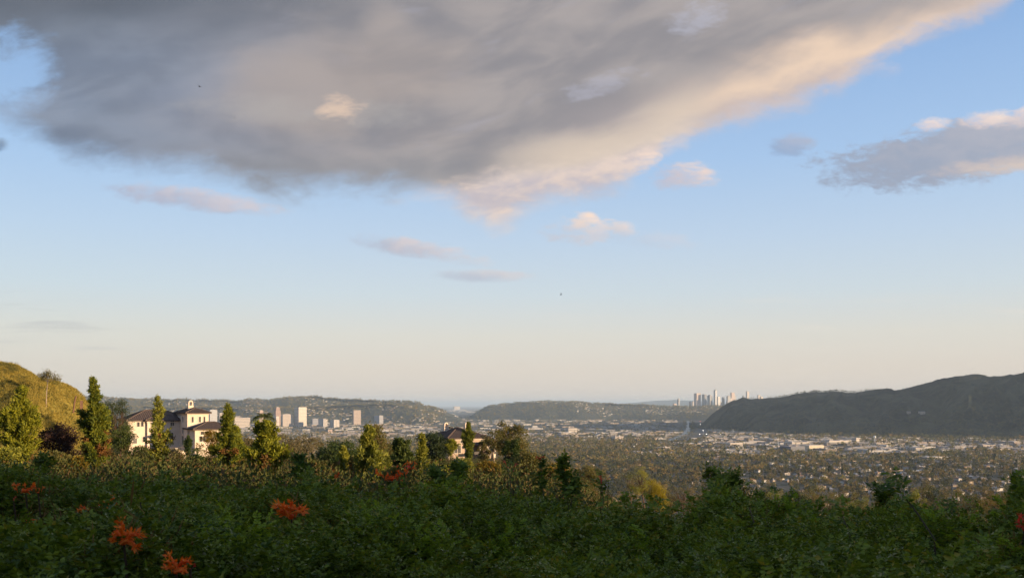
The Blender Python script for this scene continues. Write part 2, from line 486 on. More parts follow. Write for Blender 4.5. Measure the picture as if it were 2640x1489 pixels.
def scrub(name, a, b, c, s1, s2, bump=0.6, d=4.0, relief_tint=None):
    m, p = newmat(name)
    w = worldpos()
    f = noise(w, s1, 6, 0.62, 0.3); h = noise(w, s2, 4, 0.65)
    t = mix(ramp(f, 0.36, 0.64), (*a, 1), (*b, 1))
    t = mix(ramp(h, 0.52, 0.70), t, (*c, 1))
    if relief_tint:      # relief shading painted in: dark gullies and pale spurs as streaked noise
        n_ = X.nt.nodes.new('ShaderNodeVectorMath'); n_.operation = 'MULTIPLY'
        X.put(n_.inputs[0], w); n_.inputs[1].default_value = (1, 1, 0.3)
        r_ = noise(X(n_.outputs[0]), 0.0048, 6, 0.6, 0.6)
        t = mix(ramp(r_, 0.5, 0.64)*0.85, t, (*relief_tint, 1))
        t = mix(ramp(r_, 0.44, 0.34)*0.6, t, (0.006, 0.009, 0.007, 1))
    X.put(p.inputs['Base Color'], t); p.inputs['Roughness'].default_value = 0.95
    p.inputs['Specular IOR Level'].default_value = 0.05
    bn = X.nt.nodes.new('ShaderNodeBump'); bn.inputs['Strength'].default_value = bump; bn.inputs['Distance'].default_value = d
    X.put(bn.inputs['Height'], h*0.7+f*0.6); X.nt.links.new(bn.outputs[0], p.inputs['Normal'])
    return m

def interp(x, pts):
    return np.interp(x, [p[0] for p in pts], [p[1] for p in pts])

# mountain on the right: crest line and its distance
mt_crest = [(1776, 1112), (1800, 1096), (1830, 1072), (1860, 1048), (1890, 1030), (1912, 1025), (1950, 1028), (2000, 1026), (2040, 1018), (2072, 1012),
            (2120, 1010), (2180, 1009), (2206, 1013), (2250, 1004), (2290, 1001), (2308, 1006), (2340, 1000), (2380, 990), (2420, 978),
            (2460, 970), (2500, 965), (2522, 963), (2552, 969), (2590, 968), (2640, 958), (2760, 940), (3000, 905), (3400, 860), (3900, 840), (4500, 845)]  # crest beyond the view is raised to keep the slope shaded
def mt_point(A_, t):
    cp = interp(A_, mt_crest) + fbm(A_*0.06, A_*0+3, 4)*7
    Yc = interp(A_, [(1740, 7600), (1830, 7000), (2000, 6500), (2640, 5300), (3400, 4700), (4500, 4500)])
    Yf = interp(A_, [(1740, 7000), (1830, 6300), (1950, 5500), (2200, 4900), (2640, 4500), (3400, 4000), (4500, 3900)])
    zc = CZ+(HY-cp)/F*Yc
    zc = np.maximum(zc, 2)
    s = np.where(t <= 1, t, 1)
    Y = Yf+(Yc-Yf)*np.where(t <= 1, t, 1+(t-1)*2.6)
    gul = fbm(A_*0.011+t*0.9, t*1.7, 4)*1.0+np.abs(fbm(A_*0.02-t*0.7, t*1.1+9, 3))*-0.9+0.12
    z = zc*(np.power(s, 0.85)+gul*0.62*np.sin(np.clip(s, 0, 1)*math.pi))
    z = np.where(t > 1, zc*(1-(t-1)*1.05), z)
    return np.c_[(A_-CX)/F*Y, Y, z-3*(t == 0)]
An = np.r_[np.linspace(1776, 2700, 330), np.linspace(2720, 4500, 90)]
Tn = np.r_[np.linspace(0, 1, 48), np.linspace(1.1, 2, 10)]
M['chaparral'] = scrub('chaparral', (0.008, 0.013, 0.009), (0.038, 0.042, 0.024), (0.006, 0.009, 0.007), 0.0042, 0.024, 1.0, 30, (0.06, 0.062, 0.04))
tag(grid(len(An), len(Tn), lambda i, j: mt_point(An[i], Tn[j])).build('mountain', M['chaparral'], smooth=True), kind='structure')

def ridge(name, crest, Yc, Yf, mat, wob=2.0, n=360, rows=22, foot=1.0, back=1.6, ga=0.30):
    x0, x1 = crest[0][0], crest[-1][0]
    A_ = np.linspace(x0, x1, n); T = np.r_[np.linspace(0, 1, rows), np.linspace(1.15, 2, 5)]
    def fn(i, j):
        a = A_[i]; t = T[j]
        cp = interp(a, crest)+fbm(a*0.05, a*0+1.7, 4)*wob
        zc = np.maximum(CZ+(HY-cp)/F*Yc, -5)
        s = np.minimum(t, 1)
        gul = fbm(a*0.017, t*2.2+Yc*0.01, 4)*ga
        Y = Yf+(Yc-Yf)*np.where(t <= 1, t, 1+(t-1)*back)+fbm(a*0.01, t*0+4, 3)*600*(t < 1)
        z = zc*(s**foot+gul*np.sin(s*math.pi))
        z = np.where(t > 1, zc*(1-(t-1)*1.02), z)-2*(t == 0)
        return np.c_[(a-CX)/F*Y, Y, z]
    o = grid(n, len(T), fn).build(name, mat, smooth=True)
    return tag(o, kind='structure'), fn
M['far_scrub'] = scrub('far_scrub', (0.055, 0.060, 0.042), (0.085, 0.085, 0.06), (0.04, 0.046, 0.034), 0.004, 0.022, 0.8, 14)  # scrub tones lifted towards grey to stand in for more haze
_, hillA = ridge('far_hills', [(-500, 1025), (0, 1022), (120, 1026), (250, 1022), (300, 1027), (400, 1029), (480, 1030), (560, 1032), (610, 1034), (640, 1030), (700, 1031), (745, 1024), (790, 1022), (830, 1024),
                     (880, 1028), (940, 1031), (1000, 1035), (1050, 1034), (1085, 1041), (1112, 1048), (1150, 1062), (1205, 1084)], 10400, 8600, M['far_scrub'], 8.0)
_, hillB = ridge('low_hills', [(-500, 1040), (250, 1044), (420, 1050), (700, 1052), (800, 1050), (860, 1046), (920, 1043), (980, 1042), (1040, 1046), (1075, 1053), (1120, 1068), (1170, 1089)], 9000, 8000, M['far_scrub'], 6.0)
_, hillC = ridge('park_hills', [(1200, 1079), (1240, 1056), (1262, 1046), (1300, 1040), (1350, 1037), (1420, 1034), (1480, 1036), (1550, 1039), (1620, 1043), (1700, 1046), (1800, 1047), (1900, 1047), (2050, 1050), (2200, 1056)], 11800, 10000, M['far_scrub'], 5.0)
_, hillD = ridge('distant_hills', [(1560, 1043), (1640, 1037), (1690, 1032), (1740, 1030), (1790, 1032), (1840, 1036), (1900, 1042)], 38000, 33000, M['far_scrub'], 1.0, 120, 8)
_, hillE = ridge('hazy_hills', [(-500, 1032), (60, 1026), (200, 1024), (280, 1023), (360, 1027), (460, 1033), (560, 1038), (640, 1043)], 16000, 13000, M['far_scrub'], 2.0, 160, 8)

# ------------------------------------------------------------------ the near hillside
PL = [(-400, 80), (-150, 24), (-30, 3), (0, -1.75), (4, -2.1), (10, -3.1), (20, -4.2), (40, -5.4), (60, -6.3), (80, -7.3), (120, -9.4), (150, -10.6), (200, -12.4), (235, -15), (300, -34), (450, -95), (750, -173.0), (1000, -180)]
PR = [(-400, 80), (-150, 24), (-30, 3), (0, -1.75), (4, -2.2), (10, -3.6), (20, -5.6), (40, -8.6), (70, -12), (120, -17.2), (200, -27), (320, -43), (420, -57), (560, -92), (850, -173.0), (1000, -180)]
def terr(x, y):
    """ground height relative to the eye"""
    x = np.asarray(x, float); y = np.asarray(y, float)
    u = x/np.maximum(y, 25)
    t = sstep(0.02, 0.17, u)
    z = interp(y, PL)*(1-t)+interp(y, PR)*t
    z = z+sstep(24, 62, x)*sstep(14, -8, y)*26*sstep(140, 85, x)  # unseen rise beyond the right edge, added to shade the foreground
    z = z+fbm(x*0.05, y*0.05, 3)*np.clip(np.abs(y)*0.03, 0, 2.2)
    return z
gx_ = np.r_[np.linspace(-900, -200, 22), np.linspace(-190, -42, 40), np.linspace(-40, 40, 70), np.linspace(42, 190, 50), np.linspace(200, 900, 30)]
gy_ = np.r_[np.linspace(-400, -20, 20), np.linspace(-18, 30, 50), np.linspace(32, 260, 76), np.linspace(270, 1000, 50)]
M['hillside'] = scrub('hillside', (0.075, 0.055, 0.03), (0.11, 0.085, 0.045), (0.045, 0.045, 0.02), 0.12, 0.9, 0.6, 0.3)
def hs(i, j):
    x, y = gx_[i], gy_[j]
    return np.c_[x, y, terr(x, y)+CZ]
tag(grid(len(gx_), len(gy_), hs).build('hillside', M['hillside'], smooth=True), kind='structure')

# grassy knoll at the left edge
kc = [(-700, 855), (-300, 880), (-150, 905), (0, 935), (30, 945), (60, 965), (80, 976), (120, 983), (150, 988), (168, 1000), (186, 1028), (196, 1040), (206, 1058), (226, 1090), (262, 1125), (330, 1160)]
ka = np.linspace(-700, 330, 160); kt = np.linspace(0, 1, 60)
def knoll(a, t):
    Y = 138+t*130
    c = interp(a, kc)+fbm(a*0.07, a*0+9, 4)*10
    zc = (HY-c)/F*215
    b = -15.0
    prof = np.where(Y < 215, sstep(128, 219, Y)**0.9, 1-0.9*sstep(217, 290, Y))
    z = b+(zc-b)*prof+fbm(a*0.03, Y*0.09, 4)*2.2*np.sin(np.clip(t, 0, 1)*math.pi)
    x = (a-CX)/F*(Y*0.45+215*0.55)
    return np.c_[x, Y, z+CZ]
M['dry_grass'] = scrub('dry_grass', (0.27, 0.205, 0.045), (0.17, 0.14, 0.032), (0.085, 0.08, 0.022), 0.16, 0.9, 0.8, 0.5)
tag(grid(len(ka), len(kt), lambda i, j: knoll(ka[i], kt[j])).build('grassy_hill', M['dry_grass'], smooth=True), kind='structure')
# ------------------------------------------------------------------ foliage makers
def unit(v): return v/np.maximum(np.linalg.norm(v, axis=-1, keepdims=True), 1e-6)
def blades(mb, c, d, L, W, mi=0, fold=0.25, rg=rng):
    """one pointed four-sided blade per row: base c, direction d"""
    n = len(c)
    if n == 0: return
    d = unit(d); s = unit(np.cross(d, rg.normal(size=(n, 3)))); nn = np.cross(d, s)
    L = np.broadcast_to(L, (n,))[:, None]; W = np.broadcast_to(W, (n,))[:, None]
    mid = c+d*L*0.45+nn*W*fold
    v = np.stack([c, mid+s*W*0.5, c+d*L, mid-s*W*0.5], 1).reshape(-1, 3)
    a = np.arange(n)*4
    mb.add(v, np.c_[a, a+1, a+2, a+3], mi)

def seat(px, top, base, Y):
    """ground point on this bearing and the height of a thing that reaches photo row `top`"""
    x = (px-CX)/F*Y; z = float(terr(x, Y))+CZ-0.15
    return Vector((x, Y, z)), CZ+(HY-top)/F*Y-z

def rnd(n, k=3, rg=rng): return rg.normal(size=(n, k))

def conifer(name, px, top, base, w, Y, leaf, label, lean=0.0, sparse=1.0, brown=0.00, cyl=0.0, skirt=0.0, seed=0, group='conifers on the slope below the shrubs', cat='tree', bark='bark', low=0.06):
    """upright pine: whorls of up-swept limbs carrying needle tufts"""
    rg = np.random.default_rng(seed+100)
    b, H = seat(px, top, base, Y); Rm = w/2/F*Y; low = max(low, min(0.5, 1-(base-6-top)/F*Y/H))
    t = empty(name, b, label, cat, group)
    tr = MB(); fo = MB()
    bend = rg.normal(size=2)*0.03*H
    def axis(h): return np.array([bend[0]*math.sin(h*3)+lean*h*H, bend[1]*math.sin(h*3), h*H])
    tr.tube([axis(h) for h in np.linspace(0, 0.97, 9)], np.linspace(H*0.016+0.02, 0.01, 9), 6)
    nl = int(30*sparse**0.5*max(H, 4)/6)
    phase = rg.random()*7
    for k in range(nl):
        h = low+(0.985-low)*(k+rg.random())/nl
        e_ = (1-h)/(1-low)
        env = 1.12*e_**0.92*(1-cyl)+cyl*min(1, e_*3)**0.6
        env *= min(1, 0.30+(h-low)*5)
        env *= 0.70+0.26*math.sin(h*15+phase)+0.34*rg.random()
        for q in range(rg.integers(3, 6)):
            a = rg.random()*6.283
            r = Rm*env*rg.uniform(0.55, 1.12)
            rise = min(r*rg.uniform(0.35, 0.95), (1.0-h)*H*rg.uniform(0.5, 0.95))
            p0 = axis(h); p1 = p0+np.array([math.cos(a)*r, math.sin(a)*r, rise])
            p1[2] = min(p1[2], H*1.0)
            if r > 0.25: tr.tube([p0, (p0+p1)/2+[0, 0, -0.05*r], p1], [0.02+0.012*r, 0.015, 0.006], 4)
            m = max(4, int(5+16*r*sparse))
            s = rg.random(m)**0.6
            c = p0+(p1-p0)*s[:, None]+rg.normal(size=(m, 3))*[0.12, 0.12, 0.10]*(0.35+0.35*r)
            mi_ = 1 if (h < low+0.30 and rg.random() < brown) else 0
            for _ in range(4):
                blades(fo, c+rg.normal(size=(m, 3))*0.06, (p1-p0)*0.55/max(r, .2)+rg.normal(size=(m, 3))*0.75+[0, 0, 0.55], rg.uniform(0.20, 0.42, m)*(0.45+0.55*min(1, 2*e_)), rg.uniform(0.06, 0.12, m), mi_, 0.1, rg)
    # leader
    m = 26
    hh = rg.uniform(0.88, 1.0, m)
    c = np.array([axis(h) for h in hh])+rg.normal(size=(m, 3))*0.05
    blades(fo, c, rg.normal(size=(m, 3))*0.6+[0, 0, 1], rg.uniform(0.14, 0.26, m), 0.06, 0, 0.1, rg)
    tr.build('trunk', M[bark], t); fo.build('crown', [M[leaf], M['dry']], t)
    return t

def broadleaf(name, px, top, base, w, Y, leaf, label, trunk=0.35, clumps=34, per=110, droop=0.0, seed=0, flat=1.0, group=None, cat='tree', bark='bark', lw=0.12, ll=0.24, stems=1, dense=1.0, spread=0.27, offset=0.0):
    """a trunk that forks into limbs, each ending in leaf clumps spread through the crown"""
    rg = np.random.default_rng(seed+500)
    b, H = seat(px, top, base, Y); Rw = w/2/F*Y; trunk = max(trunk, 1-(base-top)*(1-trunk)/F*Y/H)
    t = empty(name, b, label, cat, group)
    tr = MB(); fo = MB()
    ch = H*(1-trunk); cz = H*trunk+ch*0.5
    cl = []
    while len(cl) < clumps:
        q = rg.uniform(-1, 1, 3)
        if np.linalg.norm(q) > 1 or (np.linalg.norm(q) < 0.35 and rg.random() < 0.7): continue
        wob = 0.78+0.44*rg.random()
        cl.append(np.array([q[0]*Rw*wob*0.86+offset*Rw*max(q[2], -.2), q[1]*Rw*wob*0.86, cz+q[2]*ch*0.46*min(wob, 1.05)]))
    roots = [np.array([rg.normal()*0.25*Rw*(stems > 1), rg.normal()*0.2*Rw*(stems > 1), -0.3]) for _ in range(stems)]
    forks = []
    for r0 in roots:
        f = r0*0.6+np.array([rg.normal()*0.05*Rw, rg.normal()*0.05*Rw, H*trunk*rg.uniform(0.8, 1.2)+0.05*H])
        f[:2] += r0[:2]*0.6
        tr.tube([r0, r0*0.5+f*0.5+rg.normal(size=3)*0.04*H*[1, 1, 0], f], [0.018*H+0.03, 0.014*H+0.02, 0.010*H+0.02], 7)
        forks.append(f)
    for c in cl:
        f = forks[int(np.argmin([np.linalg.norm(c-g_) for g_ in forks]))]
        mid = f*0.5+c*0.5+np.array([0, 0, 0.04*H])+rg.normal(size=3)*0.03*H
        tr.tube([f, mid, c], [0.007*H+0.012, 0.005*H+0.008, 0.006], 4)
        rc = spread*min(Rw, ch*0.6)*rg.uniform(0.7, 1.35)
        n = int(per*dense*rg.uniform(0.7, 1.3))
        q = unit(rg.normal(size=(n, 3)))*(rg.random((n, 1))**0.45)*rc*[1.15, 1.15, 0.85*flat]
        d = q*0.8/rc+rg.normal(size=(n, 3))*0.6+[0, 0, 0.3-droop*1.6]
        blades(fo, c+q+[0, 0, -droop*rc*0.3], d, rg.uniform(0.6, 1.25, n)*ll, rg.uniform(0.7, 1.2, n)*lw, 0, 0.2, rg)
    tr.build('trunk', M[bark], t); fo.build('crown', M[leaf], t)
    return t

GC = 'conifers on the slope below the shrubs'
conifer('pine_tree', 62, 995, 1215, 128, 78, 'pine', 'shaggy pine against the grassy hill, leftmost tree in the photo', seed=1, brown=0.11, cyl=0.25, sparse=1.4)
conifer('pine_tree', 236, 973, 1212, 104, 80, 'pine', 'tallest dark green pine, left of the cream mansion', seed=2, brown=0.23, cyl=0.08, sparse=1.7)
conifer('pine_tree', 405, 1018, 1218, 78, 84, 'pine_pale', 'slender see-through pine in front of the cream mansion wall', seed=3, sparse=0.62, brown=0.18, cyl=0.15)
conifer('pine_tree', 586, 1040, 1245, 92, 82, 'pine', 'narrow pointed pine right of the cream mansion', seed=4, brown=0.18, cyl=0.10, sparse=1.25)
conifer('pine_tree', 684, 1086, 1252, 118, 70, 'pine', 'broad bushy pine standing below the palm', seed=5, brown=0.07, cyl=0.45, sparse=1.6)
conifer('pine_tree', 947, 1098, 1290, 92, 60, 'pine_pale', 'yellow green pine with dark top between the two mansions', seed=6, brown=0.09, cyl=0.25, sparse=1.4)
conifer('pine_tree', 886, 1150, 1225, 40, 76, 'pine_pale', 'small golden young conifer left of the yellow green pine', seed=7, sparse=0.7)
conifer('pine_tree', 1026, 1132, 1262, 72, 66, 'pine_dark', 'pine with bare orange lit trunk above the orange flowering shrub', seed=8, low=0.45, cyl=0.5, sparse=1.1, bark='pale_bark')
conifer('columnar_tree', 1086, 1118, 1240, 28, 72, 'pine_pale', 'thin twisted columnar tree left of the second mansion', seed=9, cyl=0.85, sparse=1.0, low=0.02)
conifer('pine_tree', 1208, 1086, 1190, 42, 150, 'pine', 'slim pine in front of the second mansion chimney', seed=10, cyl=0.4)
conifer('columnar_tree', 486, 1122, 1180, 22, 160, 'pine_dark', 'small dark upright cordyline by the cream mansion terrace', seed=11, cyl=0.6, low=0.02)
conifer('pine_tree', 1164, 1132, 1180, 46, 160, 'pine', 'low pine in front of the second mansion wall', seed=12, cyl=0.55)

GB = 'broad leaved trees on the slope'
broadleaf('oak_tree', 300, 1024, 1150, 84, 185, 'oak', 'dark round oak immediately left of the cream mansion roof', seed=1, group=GB, trunk=0.1, clumps=70)
broadleaf('bushy_tree', 318, 1092, 1175, 66, 150, 'pine_dark', 'dark green bush below the round oak, against the mansion corner', seed=41, group=GB, trunk=0.08, clumps=50)
broadleaf('bushy_tree', 360, 1146, 1215, 80, 120, 'under_green', 'low olive bush under the mansion left wing', seed=42, group=GB, trunk=0.08, clumps=46, cat='bush')
broadleaf('bushy_tree', 446, 1160, 1225, 76, 100, 'grey_brush', 'brown bush right of the slender see-through pine', seed=43, group=GB, trunk=0.08, clumps=46, cat='bush')
broadleaf('bushy_tree', 506, 1170, 1235, 70, 95, 'pine_dark', 'dark bush in front of the mansion terrace columns', seed=44, group=GB, trunk=0.08, clumps=46, cat='bush')
broadleaf('bushy_tree', 620, 1165, 1250, 66, 90, 'eucalyptus', 'brown olive bush right of the narrow pointed pine', seed=45, group=GB, trunk=0.08, clumps=46, cat='bush')
broadleaf('bushy_tree', 130, 1165, 1230, 90, 70, 'eucalyptus', 'brownish bush under the dark purplish bush', seed=46, group=GB, trunk=0.08, clumps=46, cat='bush')
broadleaf('bushy_tree', 24, 1150, 1225, 76, 66, 'pine_pale', 'yellow green bush at the left margin below the leftmost pine', seed=47, group=GB, trunk=0.08, clumps=46, cat='bush')
broadleaf('bushy_tree', 196, 1178, 1240, 60, 66, 'amber_leaf', 'amber bush at the foot of the tallest pine', seed=48, group=GB, trunk=0.08, clumps=40, cat='bush')
broadleaf('bushy_tree', 800, 1180, 1250, 96, 80, 'under_green', 'olive brush below the bare trunked eucalyptus', seed=49, group=GB, trunk=0.08, clumps=54, cat='bush')
broadleaf('bushy_tree', 1062, 1176, 1262, 60, 74, 'eucalyptus', 'golden olive bush between the bare lit trunk and the dark tree', seed=50, group=GB, trunk=0.08, clumps=46, cat='bush')
broadleaf('bushy_tree', 1120, 1196, 1270, 84, 66, 'pine_pale', 'yellow olive bush below the nearly black tree', seed=51, group=GB, trunk=0.08, clumps=50, cat='bush')
broadleaf('bushy_tree', 982, 1222, 1285, 60, 56, 'pine_pale', 'small yellow bush at the foot of the yellow green pine', seed=52, group=GB, trunk=0.08, clumps=40, cat='bush')
broadleaf('bushy_tree', 1246, 1134, 1215, 36, 130, 'eucalyptus', 'thin olive tree touching the second mansion porch', seed=53, group=GB, trunk=0.2, clumps=26)
broadleaf('purple_bush', 152, 1096, 1210, 110, 90, 'purple_bush', 'dark purplish bush between the two left pines', seed=2, group=GB, trunk=0.08, clumps=50, cat='bush')
broadleaf('round_tree', 546, 1104, 1200, 64, 130, 'amber_leaf', 'rust coloured round tree in front of the mansion right wing', seed=3, group=GB, trunk=0.3, clumps=34, per=90)
broadleaf('grey_tree', 640, 1118, 1240, 66, 110, 'grey_brush', 'grey green tree between the narrow pine and the broad bushy pine', seed=4, group=GB, trunk=0.25, clumps=40)
broadleaf('grey_tree', 732, 1120, 1230, 104, 120, 'grey_brush', 'soft grey tree right behind the broad bushy pine', seed=5, group=GB, trunk=0.2, clumps=50)
broadleaf('eucalyptus_tree', 784, 1124, 1205, 116, 150, 'grey_brush', 'grey eucalyptus with three pale bare trunks', seed=6, group=GB, trunk=0.42, clumps=40, bark='pale_bark', stems=4)
broadleaf('eucalyptus_tree', 846, 1144, 1232, 62, 130, 'oak', 'dark shadowed tree behind the small golden conifer', seed=7, group=GB, trunk=0.2, clumps=40)
broadleaf('bushy_tree', 884, 1130, 1250, 116, 100, 'pine_dark', 'dark green bushy tree left of the yellow green pine', seed=8, group=GB, trunk=0.15, clumps=60)
broadleaf('eucalyptus_tree', 968, 1083, 1240, 84, 105, 'eucalyptus', 'tall brownish eucalyptus behind the yellow green pine', seed=9, group=GB, trunk=0.15, clumps=60, droop=0.35)
broadleaf('eucalyptus_tree', 1004, 1140, 1240, 84, 112, 'eucalyptus', 'brown green tree between the tall eucalyptus and the second mansion', seed=10, group=GB, trunk=0.2, clumps=40)
broadleaf('dark_tree', 1116, 1110, 1220, 84, 120, 'oak', 'nearly black dense tree in front of the second mansion left wall', seed=11, group=GB, trunk=0.08, clumps=60, per=140)
broadleaf('eucalyptus_tree', 1316, 1083, 1215, 92, 110, 'eucalyptus', 'tall drooping eucalyptus right of the second mansion', seed=12, group=GB, trunk=0.2, clumps=60, droop=0.45, bark='pale_bark')
broadleaf('eucalyptus_tree', 1272, 1092, 1215, 58, 118, 'eucalyptus', 'thin loose eucalyptus touching the tall drooping one', seed=13, group=GB, trunk=0.35, clumps=26, droop=0.45, bark='pale_bark', per=80)
broadleaf('bushy_tree', 1318, 1130, 1222, 52, 100, 'pine_dark', 'deep green bush at the foot of the tall drooping eucalyptus', seed=14, group=GB, trunk=0.1, clumps=40)
broadleaf('bushy_tree', 1368, 1160, 1262, 96, 90, 'eucalyptus', 'olive bush with golden right side below the red blossom', seed=15, group=GB, trunk=0.1, clumps=60)
broadleaf('bushy_tree', 1262, 1190, 1272, 80, 80, 'amber_leaf', 'golden brown bush below the second mansion porch', seed=16, group=GB, trunk=0.1, clumps=46)
broadleaf('bushy_tree', 1196, 1182, 1262, 70, 84, 'pine_pale', 'olive bush in front of the second mansion base', seed=17, group=GB, trunk=0.1, clumps=46)
broadleaf('bushy_tree', 1432, 1196, 1290, 86, 76, 'amber_leaf', 'golden bush behind the dark narrow shoot', seed=18, group=GB, trunk=0.1, clumps=46)
broadleaf('bushy_tree', 1516, 1196, 1300, 92, 160, 'eucalyptus', 'olive brown bush left of the bare dirt bank', seed=19, group=GB, trunk=0.1, clumps=50)
broadleaf('young_tree', 1628, 1212, 1300, 62, 300, 'eucalyptus', 'thin olive tree beside the bare dirt bank', seed=20, group=GB, trunk=0.3, clumps=26, per=70)
broadleaf('yellow_tree', 1692, 1230, 1322, 66, 200, 'yellow_leaf', 'bright golden yellow tree at the edge of the shrubs', seed=21, group=GB, trunk=0.05, clumps=70, per=120, droop=0.3, offset=-0.2)
broadleaf('bushy_tree', 1652, 1196, 1300, 66, 280, 'pine_pale', 'olive tree behind the golden yellow tree', seed=22, group=GB, trunk=0.15, clumps=46)
broadleaf('brown_brush', 1760, 1240, 1320, 110, 300, 'grey_brush', 'bare brown brush right of the golden yellow tree', seed=23, group=GB, trunk=0.1, clumps=50, cat='bush', per=70)
broadleaf('bushy_tree', 1848, 1246, 1330, 90, 330, 'eucalyptus', 'olive tree behind the tallest dark shrub mound', seed=24, group=GB, trunk=0.15, clumps=46)
broadleaf('bushy_tree', 2008, 1262, 1330, 84, 340, 'pine_pale', 'mossy green tree beside the pale forked dead branch', seed=25, group=GB, trunk=0.15, clumps=46)
broadleaf('bushy_tree', 2130, 1266, 1340, 110, 330, 'eucalyptus', 'low olive tree left of the leaning dark stem', seed=26, group=GB, trunk=0.1, clumps=50)
broadleaf('bushy_tree', 2470, 1262, 1350, 130, 330, 'eucalyptus', 'brown olive tree right of the leaning dark stem', seed=27, group=GB, trunk=0.15, clumps=56)
broadleaf('bushy_tree', 2566, 1270, 1350, 90, 300, 'amber_leaf', 'ochre tree by the right margin above the shrubs', seed=28, group=GB, trunk=0.15, clumps=46)
broadleaf('bushy_tree', 2380, 1284, 1356, 110, 300, 'grey_brush', 'grey brown bush behind the right hand shrub mound', seed=29, group=GB, trunk=0.1, clumps=46)
broadleaf('bushy_tree', 2250, 1282, 1350, 90, 290, 'grey_brush', 'dull green bush just behind the leaning dark stem', seed=31, group=GB, trunk=0.1, clumps=40)
broadleaf('bushy_tree', 2628, 1240, 1350, 70, 240, 'pine_dark', 'dark green tree cut by the right edge of the photo', seed=32, group=GB, trunk=0.1, clumps=46)

SLOPE_TREES = [(1716, 1292, 56, 330), (1786, 1276, 62, 380), (1822, 1284, 58, 350), (1900, 1266, 70, 400), (1926, 1290, 52, 340), (1962, 1270, 66, 395), (1984, 1294, 60, 330), (2040, 1276, 72, 390), (2076, 1292, 60, 340), (2098, 1272, 64, 400), (2160, 1284, 76, 380),
               (2196, 1276, 58, 400), (2222, 1298, 66, 330), (2330, 1280, 70, 395), (2356, 1302, 58, 320), (2412, 1272, 74, 400), (2432, 1296, 64, 340), (2498, 1284, 80, 370), (2520, 1302, 60, 320), (2540, 1276, 66, 400), (2590, 1294, 70, 340), (2612, 1268, 60, 400), (2392, 1258, 56, 410), (2280, 1260, 54, 410)]
words = ['golden yellow tree', 'tallest dark shrub mound', 'pale forked dead branch', 'low olive tree', 'long leaning dark stem', 'right hand shrub mound', 'right edge of the photo']
wx = [1692, 1862, 1945, 2130, 2300, 2440, 2640]
rgs = np.random.default_rng(31)
SM = [('eucalyptus', 'brown olive'), ('oak', 'dark'), ('pine_pale', 'mossy green'), ('grey_brush', 'grey brown'), ('under_green', 'olive green'), ('oak', 'blackish green'), ('eucalyptus', 'tawny olive')]
for i, (px, top, w, Y) in enumerate(SLOPE_TREES):
    q = int(np.argmin([abs(px-v) for v in wx])); m_, wd_ = SM[(i*3+i//7) % 7]
    side = 'toward' if q == 6 else 'left of' if px < wx[q] else 'right of'
    broadleaf('slope_tree', px, top-[34, 8, 22, 16, 40][i % 5], 1352, w*1.12, Y, m_, '%s %s tree behind the shrubs, %s the %s' % (wd_, ['rounded', 'broad', 'ragged'][i % 3], side, words[q]), seed=200+i, group='trees on the slope at right', trunk=0.08, clumps=44, per=70, ll=0.55, lw=0.26, spread=0.24)

broadleaf('bushy_tree', 1014, 1206, 1262, 62, 38, 'eucalyptus', 'bush carrying the orange blossoms round the bare lit trunk', seed=54, group=GB, trunk=0.08, clumps=36, ll=0.16, lw=0.07)
broadleaf('bushy_tree', 660, 1150, 1240, 70, 100, 'pine_pale', 'yellow green bush between the rusty tree and the broad bushy pine', seed=55, group=GB, trunk=0.08, clumps=46)
broadleaf('bushy_tree', 1030, 1168, 1250, 90, 96, 'pine_dark', 'dark thicket behind the bare orange lit trunk', seed=56, group=GB, trunk=0.08, clumps=56)
broadleaf('bushy_tree', 920, 1176, 1270, 70, 76, 'eucalyptus', 'brown olive thicket left of the yellow green pine', seed=57, group=GB, trunk=0.08, clumps=46)
broadleaf('bushy_tree', 262, 1150, 1225, 80, 96, 'under_brown', 'brown brush right of the tallest pine', seed=58, group=GB, trunk=0.08, clumps=46, cat='bush')
broadleaf('bushy_tree', 560, 1176, 1240, 84, 88, 'under_brown', 'rust brown brush at the foot of the narrow pointed pine', seed=59, group=GB, trunk=0.08, clumps=46, cat='bush')
conifer('pine_tree', 612, 1098, 1240, 52, 100, 'pine_pale', 'soft young pine close behind the narrow pointed pine', seed=20, cyl=0.2)
conifer('pine_tree', 1000, 1180, 1262, 40, 70, 'pine_pale', 'small golden conifer left of the bare lit trunk', seed=21, cyl=0.1)

# thin pale dead tree (forked)
t = empty('dead_tree', at(1938, 1372, 60), 'pale forked dead branch rising from the dark shrubs', 'dead tree')
m = MB(); k = 60/F
m.tube([(0,0,-3), (0,0,70*k), (-2*k,0,94*k)], [0.06, 0.05, 0.045], 6)
m.tube([(-2*k,0,94*k), (3*k,0,104*k), (9*k,0.1,116*k)], [0.04, 0.03, 0.012], 5)
m.tube([(-2*k,0,94*k), (-7*k,0,102*k), (-9*k,-.1,110*k)], [0.035, 0.025, 0.012], 5)
m.tube([(0*k,0,72*k), (8*k,0,82*k), (14*k,0.1,86*k)], [0.03, 0.02, 0.01], 5)
m.build('trunk', M['pale_bark'], t)

